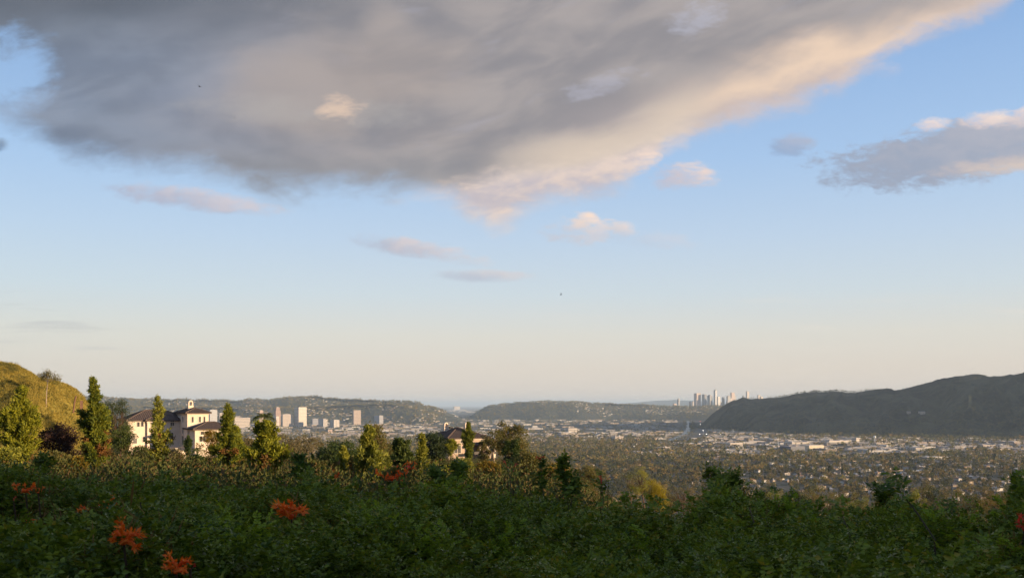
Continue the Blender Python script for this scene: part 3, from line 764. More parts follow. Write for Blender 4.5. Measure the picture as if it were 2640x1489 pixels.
# tall fan-topped palm behind the broad pine
def palm(px, top, base, Y, label, fr=26, L=2.0, hang=0.9, seed=0):
    rg = np.random.default_rng(seed)
    b, H = seat(px, top, base, Y); H -= L*0.5
    t = empty('palm_tree', b, label, 'palm')
    m = MB(); m.tube([(0,0,0), (0.1,0,H*0.5), (0.0,0,H)], [0.24, 0.2, 0.17], 8); m.build('trunk', M['bark'], t)
    c = MB()
    for i in range(fr):
        a = i*2.4; e = rg.uniform(-0.3, 1.25); l = L*rg.uniform(0.8, 1.1)
        s = np.linspace(0, 1, 12)
        d = np.array([math.cos(a), math.sin(a)])
        r = l*(np.sin(s*1.3)*math.cos(e)*1.0+0.05)
        z = H+l*(s*math.sin(e)-hang*s*s*0.75)
        p = np.c_[r*d[0], r*d[1], z]
        c.tube(p, np.linspace(0.03, 0.008, 12), 3)
        for side in (-1, 1):
            q = np.repeat(p[1:], 3, 0)+np.tile(np.linspace(0, 1, 3), 11)[:, None]*np.repeat(np.diff(p, axis=0), 3, 0)
            dd = np.array([-d[1], d[0], 0])*side+np.array([d[0], d[1], 0])*0.5+[0, 0, -0.45]
            blades(c, q, dd+rg.normal(size=q.shape)*0.12, l*0.3*np.repeat(np.sin(np.clip(s[1:]*2.9+.25, 0, 3)), 3), 0.05, 0, 0.1, rg)
    c.build('crown', M['palm_leaf'], t)
    return t
palm(682, 1056, 1240, 140, 'feathery palm crown rising behind the broad bushy pine', seed=3, L=2.1)
palm(508, 1148, 1200, 165, 'small drooping palm by the cream mansion terrace', seed=4, L=1.5, fr=18)

# spindly bare-trunked tree on the grassy hill
t = empty('spindly_tree', at(119, 1042, 196), 'thin tree with long bare trunk and wispy top on the grassy hill', 'tree')
m = MB(); k = 196/F; f_ = MB(); rg = np.random.default_rng(4)
m.tube([(0,0,-.6), (1*k,0,30*k), (4*k,0,58*k)], [0.13, 0.11, 0.08], 6)
for i in range(11):
    a = -1.15+2.3*i/10+rg.normal()*0.1; l = rg.uniform(20, 30)*k
    p0 = np.array([4*k, 0, 58*k]); p2 = p0+np.array([math.sin(a)*l, rg.normal()*0.8, math.cos(a)*l*0.85])
    p1 = p0*0.5+p2*0.5+[math.sin(a)*0.3, 0, 0.2]
    m.tube([p0, p1, p2], [0.05, 0.03, 0.012], 4)
    for c in (p2, p2*0.7+p1*0.3, p2*0.4+p1*0.6):
        n = 34
        blades(f_, c+rg.normal(size=(n, 3))*0.38, rg.normal(size=(n, 3)), 0.34, 0.13, 0, .2, rg)
m.build('trunk', M['pale_bark'], t); f_.build('crown', M['eucalyptus'], t)

# two leaning timber posts on the knoll's right flank
M['timber'] = plain('weathered_timber', (0.22, 0.12, 0.07), (0.13, 0.075, 0.05), 2.0, 0.9, 0.1, 0.2, (4, 4, 0.5))
m = MB(); k = 170/F
m.tube([(0,0,-1), (3*k,0,13*k), (6.5*k,0,29*k)], [0.17, 0.16, 0.15], 8)
m.tube([(6.5*k,0,29*k), (6.7*k,0,30*k)], [0.18, 0.17], 8)
tag(m.build('timber_post', M['timber'], loc=at(189, 1050, 170)), 'long leaning wooden post on the grassy hill, left of the short thick post', 'post', 'wooden posts on the grassy hill')
m = MB(); m.box((0,0,-1), (0.5, 0.42, 1+16*k), 0.5); m.box((0,0,16*k+0.003), (0.56, 0.48, 0.08), 0.5)
tag(m.build('timber_post', M['timber'], loc=at(210, 1049, 170)), 'short thick upright wooden post beside the tallest dark green pine', 'post', 'wooden posts on the grassy hill')

# ---- undergrowth and hill grass (uncountable)
def scatter_brush(name, pts, mat, n, size, h, ll, lw, up=0.4):
    mb = MB(); rg = np.random.default_rng(len(name))
    m = len(pts)
    q = unit(rg.normal(size=(m, n, 3))); q[..., 2] = np.abs(q[..., 2])
    sz = rg.uniform(0.5, 1.4, (m, 1, 1))*size
    c = pts[:, None, :]+q*sz*[1, 1, h]*rg.random((m, n, 1))**0.4
    d = q*0.7+rg.normal(size=(m, n, 3))*0.6+[0, 0, up]
    k = m*n
    blades(mb, c.reshape(k, 3), d.reshape(k, 3), rg.uniform(0.6, 1.3, k)*ll, rg.uniform(0.7, 1.3, k)*lw, 0, 0.2, rg)
    return tag(mb.build(name, mat), kind='stuff')
rg = np.random.default_rng(77)
y = 25+(rg.random(4200)**0.9)*143; x = (y*0.62+7)*rg.uniform(-1, 1, 4200)
bad = (x > 22) & (y < 40)
x, y = x[~bad], y[~bad]
pts = np.c_[x, y, terr(x, y)+CZ]
sel = rg.random(len(x))
scatter_brush('undergrowth', pts[sel < 0.6], M['under_green'], 190, 1.5, 1.4, 0.22, 0.11)
scatter_brush('dry_brush', pts[sel >= 0.6], M['under_brown'], 130, 1.35, 1.35, 0.30, 0.07)
a = rg.uniform(-60, 262, 15000); tt = rg.uniform(0.0, 0.72, 15000)
kp = knoll(a, tt)
M['hill_grass'] = leafmat('hill_grass', (0.27, 0.20, 0.04), (0.38, 0.29, 0.07), (0.13, 0.125, 0.03), 0.12, 0.25, 0.8, 0.1, 0.25)
scatter_brush('hill_grass', kp, M['hill_grass'], 9, 0.30, 1.2, 0.55, 0.10, 1.0)
# darker weed patches on the knoll
a = np.r_[rg.normal(40, 26, 70), rg.normal(95, 22, 60), rg.normal(165, 20, 40), rg.normal(20, 16, 30), rg.uniform(-20, 210, 40)]; tt = np.r_[rg.normal(0.45, 0.06, 70), rg.normal(0.36, 0.05, 60), rg.normal(0.25, 0.05, 40), rg.normal(0.56, 0.03, 30), rg.uniform(0.1, 0.6, 40)]
M['weeds'] = leafmat('weeds', (0.06, 0.065, 0.018), (0.11, 0.10, 0.025), None, 0.3, 0.2, 0.7, 0.2)
scatter_brush('hill_weeds', knoll(a, np.clip(tt, 0.02, 0.66)), M['weeds'], 90, 1.3, 0.8, 0.3, 0.12)
# ------------------------------------------------------------------ the two hillside mansions
M['stucco'] = plain('cream_stucco', (0.70, 0.57, 0.45), (0.64, 0.51, 0.40), 1.2, 0.9, 0.2, 0.08)
M['tan_stucco'] = plain('tan_stucco', (0.46, 0.34, 0.255), (0.39, 0.285, 0.215), 0.9, 0.9, 0.2, 0.08)
M['stucco_trim'] = plain('pale_trim', (0.72, 0.62, 0.52), (0.66, 0.56, 0.46), 1.5, 0.85, 0.2)
M['roof_tile'] = plain('roof_tile', (0.165, 0.115, 0.092), (0.095, 0.07, 0.06), 3.5, 0.85, 0.2, 0.2)
M['glass_dark'] = plain('window_glass', (0.05, 0.05, 0.055), (0.09, 0.085, 0.08), 0.8, 0.12, 0.6)
M['iron'] = plain('railing_metal', (0.09, 0.07, 0.06), (0.06, 0.05, 0.045), 4, 0.6, 0.3)
M['awning'] = plain('shutter', (0.30, 0.20, 0.14), (0.24, 0.16, 0.11), 4, 0.8, 0.2)

class House:
    """local frame: u along the sunny front, w away from it, z up (metres below/above the eye)"""
    def __init__(s, name, px, Y, alpha, label, cat='mansion', base=-12.5):
        s.o = Vector(((px-CX)/F*Y, Y, CZ)); s.a = alpha; s.base = base
        s.t = empty(name, s.o+Vector((0, 0, base)), label, cat)
        s.t.rotation_euler = (0, 0, alpha)
    def P(s, u, w, z): return (u, w, z-s.base)
    def block(s, mb, u0, u1, w0, w1, z0, z1, mi=0):
        mb.box(((u0+u1)/2, (w0+w1)/2, z0-s.base), (u1-u0, w1-w0, z1-z0), 0, mi)
    def hip(s, name, u0, u1, w0, w1, ze, pitch=0.36, over=0.55, rib=0.46, top=None):
        """hipped tile roof with barrel ribs running down every slope"""
        u0 -= over; u1 += over; w0 -= over; w1 += over
        W, D = u1-u0, w1-w0; h = min(W, D)/2*pitch
        if top: h = top
        k = min(W, D)/2
        if W >= D: r0, r1 = (u0+k, (w0+w1)/2), (u1-k, (w0+w1)/2)
        else: r0, r1 = ((u0+u1)/2, w0+k), ((u0+u1)/2, w1-k)
        z0 = ze-s.base
        mb = MB()
        e = [(u0,w0,z0),(u1,w0,z0),(u1,w1,z0),(u0,w1,z0)]
        lo = [(a,b,c-0.22) for a,b,c in e]
        A_, B_ = (*r0, z0+h), (*r1, z0+h)
        V = e+[A_, B_]+lo
        if W >= D: fs = [(0,1,5,4),(1,2,5,5),(2,3,4,5),(3,0,4,4)]
        else: fs = [(0,1,4,4),(1,2,5,4),(2,3,5,5),(3,0,4,5)]
        mb.add(V, fs+[(0,6,7,1),(1,7,8,2),(2,8,9,3),(3,9,6,0),(6,9,8,7)])
        # ribs
        for i in range(4):
            p, q = np.array(e[i]), np.array(e[(i+1) % 4]); L = np.linalg.norm(q-p); d = (q-p)/L
            inn = np.array([-d[1], d[0], 0])
            for x in np.arange(rib/2, L, rib):
                m_ = min(x, L-x, k)
                if m_ < 0.25: continue
                b_ = p+d*x+[0, 0, 0.02]; t_ = p+d*x+inn*m_+[0, 0, h*m_/k+0.02]
                mb.tube([b_-inn*0.05, t_], 0.085, 5)
        # hip and ridge caps
        for c_ in range(4):
            r_ = A_ if np.linalg.norm(np.array(e[c_])-A_) < np.linalg.norm(np.array(e[c_])-B_) else B_
            mb.tube([np.array(e[c_])+[0,0,0.03], np.array(r_)+[0,0,0.05]], 0.12, 6)
        mb.tube([np.array(A_)+[0,0,0.05], np.array(B_)+[0,0,0.05]], 0.12, 6)
        return mb.build(name, M['roof_tile'], s.t)
    def window(s, face, c, w, z, ww, hh, mull=1):
        """face 'u': on a wall facing -w ; face 'w': on a wall facing -u. c is the wall's plane"""
        fr = MB(); pn = MB(); t = 0.09
        def bx(mb, a0, a1, z0, z1, d0, d1):
            if face == 'u': s.block(mb, a0, a1, c-d1, c-d0, z0, z1)
            else: s.block(mb, c-d1, c-d0, a0, a1, z0, z1)
        a0, a1 = w-ww/2, w+ww/2
        bx(pn, a0, a1, z, z+hh, -0.04, 0.012)
        bx(fr, a0-t, a0, z-t, z+hh+t, -0.04, 0.07); bx(fr, a1, a1+t, z-t, z+hh+t, -0.04, 0.07)
        bx(fr, a0, a1, z+hh, z+hh+t, -0.04, 0.07); bx(fr, a0, a1, z-t, z, -0.04, 0.09)
        for k in range(mull):
            x = a0+ww*(k+1)/(mull+1); bx(fr, x-0.035, x+0.035, z, z+hh, 0.013, 0.05)
        f = fr.build('window', M['stucco_trim'], s.t); pn.build('pane', M['glass_dark'], f)
        return f
    def arch_chimney(s, u, w, z0, z1, sx, sy):
        """chimney with an open arched cap"""
        m = MB(); s.block(m, u-sx/2, u+sx/2, w-sy/2, w+sy/2, z0, z1)
        r = sx*0.5; n = 12
        for side in (-1, 1):
            s.block(m, u+side*(r-0.13)-0.13, u+side*(r-0.13)+0.13, w-sy/2+0.003, w+sy/2-0.003, z1, z1+0.55)
        pr = []
        for i in range(n+1):
            a = math.pi*i/n
            for rr in (r, r*0.55):
                for ww in (w-sy/2+0.004, w+sy/2-0.004): pr.append((u+math.cos(a)*rr, ww, z1+0.552-s.base+math.sin(a)*rr*1.15))
        f = []
        for i in range(n):
            a = i*4; b = a+4
            f += [(a, b, b+1, a+1), (a+2, a+3, b+3, b+2), (a, a+2, b+2, b), (a+1, b+1, b+3, a+3)]
        m.add(pr, f)
        s.block(m, u-sx/2-0.1, u+sx/2+0.1, w-sy/2-0.1, w+sy/2+0.1, z1-0.3, z1-0.12)
        return m.build('chimney', M['stucco'], s.t)

k1 = 200/F
h1 = House('cream_mansion', 483, 200, R(35), 'large cream stucco mansion with tiled hip roofs and an arched chimney, left of centre')
zpx = lambda py, Y: (HY-py)/F*Y
w_ = MB()
h1.block(w_, 0, 4.7, 0, 9, -13, zpx(1063, 202))                      # tower
h1.block(w_, -7.1, 0, 6.2, 15, -13, zpx(1083, 206))                  # main block
h1.block(w_, -11.0, -7.1, 6.8, 14, -13, zpx(1081, 208))              # left wing
h1.block(w_, 0.4, 8.6, -4.6, -0.003, -13, zpx(1105, 198))            # low right wing
h1.block(w_, 4.703, 9.6, 0, 6, -13, zpx(1112, 200))
h1.block(w_, -12.4, -9.6, 5.6, 6.797, -13, zpx(1149, 206))           # low garden wall block
wall = w_.build('wall', M['stucco'], h1.t)
tr = MB()
for (a, b, c, d, z) in ((0, 4.7, 0, 9, zpx(1063, 202)), (-7.1, -0.003, 6.2, 15, zpx(1083, 206)), (-11, -7.103, 6.8, 14, zpx(1081, 208))):
    h1.block(tr, a-0.12, b+0.12 if b > 0 else b, c-0.12, d+0.12, z-0.42, z-0.24)
tr.build('cornice', M['stucco_trim'], h1.t)
h1.hip('roof', 0, 4.7, 0, 9, zpx(1063, 202), 0.34)
h1.hip('roof', -11.0, 2.4, 6.8, 16, zpx(1081, 208), 0.43)
h1.hip('roof', -7.1, 0.2, 6.2, 12, zpx(1081.5, 206), 0.40)
h1.hip('roof', 0.4, 9.6, -4.6, 3.0, zpx(1105, 198), 0.34)
h1.arch_chimney(1.9, 4.6, zpx(1062, 202), zpx(1044.5, 202), 1.1, 0.8)
ch = MB(); h1.block(ch, 4.3, 4.5, 4.0, 4.4, zpx(1060, 202), zpx(1052, 202)); ch.build('vent_pipe', M['iron'], h1.t)
for u in (1.15, 2.75, 3.75): h1.window('u', 0, u, zpx(1088, 200), 0.42, 1.25, 0)
h1.window('w', 0, 3.6, zpx(1088, 202), 0.85, 1.3, 1)
h1.window('w', 0, 3.5, zpx(1118, 202), 1.1, 1.0, 1)
h1.window('w', 0, 3.6, zpx(1146, 202), 1.6, 2.0, 1)
for u in (-8.9, -8.05): h1.window('u', 6.8, u, zpx(1097, 207), 0.55, 1.05, 0)
h1.window('u', 6.8, -9.6, zpx(1139, 207), 0.75, 1.15, 1)
h1.window('u', 6.8, -7.7, zpx(1136, 207), 0.55, 1.1, 0)
for u, z in ((-5.9, 1098), (-3.8, 1098), (-1.7, 1096)): h1.window('u', 6.2, u, zpx(z, 206), 0.8, 1.2, 1)
for u, z in ((-5.2, 1135), (-2.2, 1135)): h1.window('u', 6.2, u, zpx(z, 206), 1.4, 1.9, 1)
h1.window('w', -11.0, 9.0, zpx(1098, 209), 0.8, 1.1, 1)
h1.window('u', -4.6, 2.4, zpx(1120, 196), 1.5, 0.7, 1)
h1.window('u', -4.6, 2.4, zpx(1138, 196), 2.0, 1.2, 2)
h1.window('u', -4.6, 6.4, zpx(1138, 196), 1.6, 1.3, 1)
# lamp by the left corner
lm = MB(); h1.block(lm, -11.25, -11.05, 8.0, 8.2, zpx(1084, 207), zpx(1080, 207))
le = bpy.data.materials.new('lamp_glow'); le.use_nodes = True
le.node_tree.nodes['Principled BSDF'].inputs['Emission Color'].default_value = (1, 0.85, 0.6, 1)
le.node_tree.nodes['Principled BSDF'].inputs['Emission Strength'].default_value = 2.0
M['lamp_glow'] = le
lm.build('wall_lamp', le, h1.t)
# terrace with columns, rail and balcony
te = MB()
h1.block(te, -6.4, -0.003, -2.6, 6.197, -13, zpx(1162, 198)); h1.block(te, -6.6, 0.2, -2.8, -2.603, -13, zpx(1160, 198))
te.build('terrace', M['stucco'], h1.t)
for u in (-6.3, -3.2, 0.1):
    c_ = MB(); h1.block(c_, u-0.2, u+0.2, -3.2, -2.81, -13.2, zpx(1155, 197)); h1.block(c_, u-0.28, u+0.28, -3.28, -2.83, zpx(1155, 197), zpx(1153.5, 197))
    c_.build('column', M['stucco_trim'], h1.t)
rl = MB()
for i in range(36):
    u = -6.4+i*0.185; h1.block(rl, u-0.015, u+0.015, -2.72, -2.69, zpx(1160, 198), zpx(1152, 198))
h1.block(rl, -6.5, 0.2, -2.74, -2.67, zpx(1152, 198), zpx(1151, 198))
rl.build('railing', M['iron'], h1.t)

h2 = House('tan_mansion', 1156, 190, R(32), 'tan stucco mansion with brown hip roof and two arched chimneys, half hidden by trees', base=-13.5)
w_ = MB()
zE = zpx(1129, 190)
h2.block(w_, 0, 9.6, 0, 9.5, -14, zE)
h2.block(w_, 7.2, 9.9, -2.4, -0.003, -14, zpx(1150, 188))
wall = w_.build('wall', M['tan_stucco'], h2.t)
tr = MB(); h2.block(tr, -0.12, 9.72, -0.12, 9.6, zE-0.42, zE-0.24); tr.build('cornice', M['stucco_trim'], h2.t)
h2.hip('roof', 0, 9.6, 0, 9.5, zE, 0.40)
h2.hip('roof', 6.2, 9.9, -2.8, -0.6, zpx(1148, 188), 0.4, 0.5)
h2.arch_chimney(2.6, 6.2, zpx(1112, 193), zpx(1102, 193), 1.0, 0.7)
h2.arch_chimney(5.6, 2.2, zpx(1122, 191), zpx(1101, 191), 0.95, 0.7)
sd = MB(); h2.block(sd, 3.3, 4.3, 5.9, 6.6, zpx(1105, 193), zpx(1101, 193)); sd.build('vent_hood', M['iron'], h2.t)
h2.window('w', 0, 3.6, zpx(1140, 191), 0.7, 0.9, 0)
h2.window('w', 0, 6.9, zpx(1140, 191), 0.7, 0.9, 0)
h2.window('u', 0, 1.0, zpx(1142, 190), 0.9, 1.0, 1)
h2.window('u', 0, 3.4, zpx(1142, 190), 0.9, 1.0, 1)
h2.window('u', 0, 8.2, zpx(1141, 189), 0.5, 0.9, 0)
h2.window('u', 0, 9.0, zpx(1141, 189), 0.5, 0.9, 0)
h2.window('u', 0, 2.2, zpx(1168, 190), 1.6, 1.6, 1)
h2.window('u', -2.4, 8.4, zpx(1178, 187), 1.2, 1.7, 1)
# porch: columns and an arch under the little roof
for u in (6.35, 9.75):
    c_ = MB(); h2.block(c_, u-0.22, u+0.22, -2.95, -2.55, -14, zpx(1150, 188)-0.01); h2.block(c_, u-0.3, u+0.3, -3.03, -2.57, zpx(1150, 188), zpx(1150, 188)+0.18)
    c_.build('column', M['stucco_trim'], h2.t)
ar = MB(); pts = []
for i in range(13):
    a = math.pi*i/12; pts.append((8.05+math.cos(a)*1.45, -2.75, zpx(1163, 188)-h2.base+math.sin(a)*0.85))
ar.tube(pts, 0.16, 6); ar.build('arch', M['stucco_trim'], h2.t)
b_ = MB(); h2.block(b_, 4.6, 9.95, -3.1, -2.98, zpx(1172, 188), zpx(1165, 188)); b_.build('balcony_rail', M['iron'], h2.t)

# bare dirt bank with a drive, below the red-brown flower spike
M['dirt'] = plain('bare_dirt', (0.22, 0.16, 0.115), (0.15, 0.11, 0.08), 0.25, 0.95, 0.1, 0.3)
def bank(i, j):
    a = np.linspace(1548, 1606, 14)[i]+fbm(j*0.4, i*0.3, 2)*14; p = np.linspace(1350, 1278, 12)[j]
    Y = 290+(j/11.0)*46
    x = (a-CX)/F*Y+(11-j)*-0.2
    return np.c_[x, Y, CZ+(HY-p)/F*Y+fbm(x*0.3, Y*0.3, 3)*1.2-2.5*np.abs((i-6.5)/6.5)]
tag(grid(14, 12, bank).build('dirt_bank', M['dirt'], smooth=True), kind='structure')

# ------------------------------------------------------------------ birds
M['bird'] = plain('bird', (0.05, 0.045, 0.045), (0.03, 0.03, 0.03), 10, 0.8, 0.1)
def bird(px, py, Y, span, flap, yaw, label):
    m = MB()
    L = span*0.42
    m.tube([(0,-L*0.5,0), (0,-L*0.3,0.02*span), (0,0,0.02*span), (0,L*0.3,0), (0,L*0.55,-0.01*span)], [0.02*span, 0.06*span, 0.075*span, 0.045*span, 0.012*span], 7)
    for s_ in (-1, 1):
        a = [(0.03*s_*span, -L*0.22, 0.03*span), (0.03*s_*span, L*0.16, 0.03*span), (0.27*s_*span, L*0.10, (0.03+flap*0.8)*span), (0.27*s_*span, -L*0.20, (0.03+flap*0.8)*span), (0.5*s_*span, L*0.20, (0.03+flap)*span), (0.5*s_*span, L*0.08, (0.03+flap)*span)]
        a2 = [(x, y, z-0.012*span) for x, y, z in a]
        m.add(a+a2, [(0,1,2,3),(3,2,4,5),(6,9,8,7),(9,11,10,8),(0,3,9,6),(3,5,11,9),(1,7,8,2),(2,8,10,4),(4,10,11,5)])
    m.add([(-0.03*span, L*0.45, 0), (0.03*span, L*0.45, 0), (0.08*span, L*0.85, 0), (-0.08*span, L*0.85, 0), (-0.03*span, L*0.45, -.01*span), (0.03*span, L*0.45, -.01*span), (0.08*span, L*0.85, -.01*span), (-0.08*span, L*0.85, -.01*span)],
          [(0,1,2,3),(4,7,6,5),(0,4,5,1),(1,5,6,2),(2,6,7,3),(3,7,4,0)])
    o = m.build('bird', M['bird'], loc=at(px, py, Y)); o.rotation_euler = (0.15, 0.1, yaw)
    tag(o, label, 'bird', 'birds in the sky')
bird(515, 224, 70, 0.42, 0.12, 1.2, 'small dark bird gliding in front of the large grey cloud, highest in the photo')
bird(604, 305, 90, 0.32, 0.2, 0.7, 'tiny bird below the highest bird, in front of the grey cloud')
bird(1446, 760, 70, 0.30, 0.5, 1.4, 'lone dark bird with raised wings in the clear blue sky')
bird(1343, 938, 90, 0.26, 0.3, 0.4, 'tiny bird low in the pale sky above the hazy horizon')
# ------------------------------------------------------------------ the town on the valley floor
def tint(name, cols, rough=0.85, spec=0.2, mottle=0.12, stripes=None):
    """one of several paints per building, picked per mesh island and per object"""
    m, p = newmat(name)
    g = X.nt.nodes.new('ShaderNodeNewGeometry'); oi = X.nt.nodes.new('ShaderNodeObjectInfo')
    f = X.m('FRACT', X(g.outputs['Random Per Island'])+X(oi.outputs['Random']))
    r = X.nt.nodes.new('ShaderNodeValToRGB'); r.color_ramp.interpolation = 'CONSTANT'
    X.put(r.inputs[0], f)
    e = r.color_ramp.elements
    while len(e) < len(cols): e.new(0.5)
    for i, c in enumerate(cols): e[i].position = i/len(cols); e[i].color = (*c, 1)
    c = X(r.outputs[0])
    w = X(g.outputs['Position'])
    c = mix(ramp(noise(w, 0.12, 4, 0.6), 0.35, 0.7)*mottle*3, c, mix(1.0, c, (0.6, 0.58, 0.55, 1), 'MULTIPLY'))
    if stripes:   # rows of windows, set by height
        z = X.nt.nodes.new('ShaderNodeSeparateXYZ'); X.put(z.inputs[0], w)
        fl = X.m('FRACT', X(z.outputs[2])/stripes)
        hx = X.m('FRACT', (X(z.outputs[0])+X(z.outputs[1]))*0.22)
        nrm = X.nt.nodes.new('ShaderNodeSeparateXYZ'); X.nt.links.new(g.outputs['Normal'], nrm.inputs[0])
        side = ramp(X.m('ABSOLUTE', X(nrm.outputs[2])), 0.6, 0.4)
        k = ramp(fl, 0.42, 0.5, smooth=False)*side*ramp(hx, 0.25, 0.32, smooth=False)
        c = mix(k*0.8, c, (0.06, 0.065, 0.08, 1))
        p.inputs['Roughness'].default_value = 0.5
    X.put(p.inputs['Base Color'], c)
    p.inputs['Roughness'].default_value = rough; p.inputs['Specular IOR Level'].default_value = spec
    return m
M['house_wall'] = tint('house_wall', [(0.42, 0.37, 0.32), (0.52, 0.48, 0.43), (0.33, 0.26, 0.20), (0.40, 0.30, 0.23), (0.22, 0.19, 0.17), (0.44, 0.35, 0.26), (0.58, 0.55, 0.52)])
M['house_roof'] = tint('house_roof', [(0.16, 0.12, 0.10), (0.22, 0.20, 0.19), (0.28, 0.14, 0.09), (0.12, 0.10, 0.09), (0.38, 0.35, 0.33), (0.20, 0.16, 0.13), (0.52, 0.50, 0.48)])
M['flat_wall'] = tint('industrial_wall', [(0.40, 0.35, 0.31), (0.50, 0.46, 0.42), (0.36, 0.28, 0.22), (0.27, 0.25, 0.24), (0.46, 0.37, 0.28), (0.60, 0.56, 0.52), (0.2, 0.18, 0.17)], stripes=4.4)
M['flat_roof'] = tint('industrial_roof', [(0.50, 0.44, 0.41), (0.66, 0.61, 0.58), (0.32, 0.30, 0.29), (0.58, 0.51, 0.47), (0.74, 0.70, 0.67), (0.40, 0.35, 0.32), (0.20, 0.20, 0.21)], mottle=0.2)
M['asphalt'] = plain('asphalt', (0.085, 0.083, 0.082), (0.12, 0.115, 0.11), 0.05, 0.9, 0.2)
M['concrete'] = plain('concrete', (0.30, 0.27, 0.25), (0.22, 0.20, 0.185), 0.03, 0.9, 0.2)
M['tree_olive'] = leafmat('valley_olive', (0.135, 0.102, 0.036), (0.27, 0.195, 0.06), (0.28, 0.165, 0.065), 0.012, 0.15, 0.8, 0.1, 0.12, world=True)
M['tree_green'] = leafmat('valley_green', (0.075, 0.08, 0.028), (0.165, 0.15, 0.045), None, 0.012, 0.15, 0.8, 0.1, world=True)
M['tree_dark'] = leafmat('valley_dark', (0.04, 0.045, 0.022), (0.085, 0.08, 0.034), None, 0.012, 0.1, 0.8, 0.1, world=True)
M['tree_gold'] = leafmat('valley_gold', (0.20, 0.16, 0.035), (0.28, 0.22, 0.04), None, 0.012, 0.15, 0.8, 0.1, world=True)

def crown_cloud(rg, n, kind):
    """blade positions of one crown of unit height"""
    if kind == 'cypress':
        h = rg.random(n)**0.8; r = 0.13*(1-h)**0.6*(0.5+0.5*(h > .05)); a = rg.random(n)*6.283
        c = np.c_[np.cos(a)*r, np.sin(a)*r, 0.04+h*0.9]; d = np.c_[np.cos(a)*.4, np.sin(a)*.4, np.ones(n)]
        return c, d, 0.11, 0.05
    if kind == 'palm':
        a = rg.random(n)*6.283; e = rg.uniform(-0.7, 0.9, n)
        d = np.c_[np.cos(a)*np.cos(e), np.sin(a)*np.cos(e), np.sin(e)]
        return np.c_[np.zeros((n, 2)), np.full(n, 0.88)]+d*0.01, d, 0.17, 0.05
    k = {'round': 10, 'tall': 12, 'spreading': 12}[kind]
    wx, cz, wz = {'round': (0.36, 0.58, 0.34), 'tall': (0.22, 0.56, 0.42), 'spreading': (0.52, 0.60, 0.26)}[kind]
    q = unit(rg.normal(size=(k, 3)))*rg.uniform(0.45, 1.0, (k, 1))*[wx, wx, wz]+[0, 0, cz]
    i = rg.integers(0, k, n); rc = 0.42*min(wx, wz)*rg.uniform(0.7, 1.4, k)[i][:, None]
    s = unit(rg.normal(size=(n, 3)))
    return q[i]+s*rc*rg.random((n, 1))**0.4, s*0.8+rg.normal(size=(n, 3))*0.5, 0.10, 0.06

kinds = ['round', 'spreading', 'tall', 'round', 'cypress', 'round', 'spreading', 'palm', 'tall', 'round', 'spreading', 'round']
kmat = ['tree_olive', 'tree_olive', 'tree_green', 'tree_green', 'tree_dark', 'tree_dark', 'tree_green', 'tree_olive', 'tree_olive', 'tree_gold', 'tree_dark', 'tree_olive']
kword = {'tree_olive': 'brownish olive', 'tree_green': 'green', 'tree_dark': 'dark', 'tree_gold': 'golden'}
lod0, lod1, lod2 = [], [], []
def tmesh(i, n, sides, big):
    rg = np.random.default_rng(900+i+n); mb = MB()
    c, d, L, W = crown_cloud(rg, n, kinds[i])
    blades(mb, c, d, L*big*rg.uniform(0.6, 1.3, n), W*big*rg.uniform(0.7, 1.3, n), 0, 0.25, rg)
    top = 0.88 if kinds[i] == 'palm' else 0.5
    if sides: mb.tube([(0, 0, -0.05), (0.01, 0, top*0.5), (0, 0.0, top)], [0.022, 0.018, 0.012], sides, 1)
    return mb
for i in range(12):
    n0 = {'palm': 80, 'cypress': 130}.get(kinds[i], 230)
    lod0.append(tmesh(i, n0, 5, 1.25).mesh('valley_tree', [M[kmat[i]], M['bark']]))
    for lst, n, big in ((lod1, 46, 2.3), (lod2, 16, 3.4)):
        mb = tmesh(i, n if kinds[i] != 'palm' else n//3, 0, big)
        lst.append(np.concatenate(mb.v))

def merged_trees(name, lod, pos, h, which, ang):
    mb = MB(); order = ['tree_olive', 'tree_green', 'tree_dark', 'tree_gold']
    for i in range(12):
        s = which == i
        if not s.any(): continue
        p, hh, a = pos[s], h[s], ang[s]; v = lod[i]
        ca, sa = np.cos(a)[:, None], np.sin(a)[:, None]
        x = (v[None, :, 0]*ca-v[None, :, 1]*sa)*hh[:, None]+p[:, 0:1]
        y = (v[None, :, 0]*sa+v[None, :, 1]*ca)*hh[:, None]+p[:, 1:2]
        z = v[None, :, 2]*hh[:, None]+p[:, 2:3]
        V = np.stack([x, y, z], -1).reshape(-1, 3); k = np.arange(len(V)//4)*4
        mb.add(V, np.c_[k, k+1, k+2, k+3], order.index(kmat[i]))
    return tag(mb.build(name, [M[o] for o in order]), kind='stuff')

def many_boxes(mb, c, sx, sy, sz, rz, wall=0, roof=1):
    n = len(c)
    if not n: return
    q = np.array([(-1,-1),(1,-1),(1,1),(-1,1)])*0.5
    X_ = q[None, :, 0]*sx[:, None]; Y_ = q[None, :, 1]*sy[:, None]
    cr, sr = np.cos(rz)[:, None], np.sin(rz)[:, None]
    bx = X_*cr-Y_*sr+c[:, 0:1]; by = X_*sr+Y_*cr+c[:, 1:2]
    lo = np.stack([bx, by, np.repeat(c[:, 2:3]-1.0, 4, 1)], -1); hi = np.stack([bx, by, np.repeat(c[:, 2:3]+sz[:, None], 4, 1)], -1)
    V = np.concatenate([lo, hi], 1).reshape(-1, 3)
    F_ = np.array([(4,5,6,7),(0,1,5,4),(1,2,6,5),(2,3,7,6),(3,0,4,7)])
    f = (F_[None]+(np.arange(n)*8)[:, None, None]).reshape(-1, 4)
    mb.add(V, f, np.tile([roof, wall, wall, wall, wall], n))

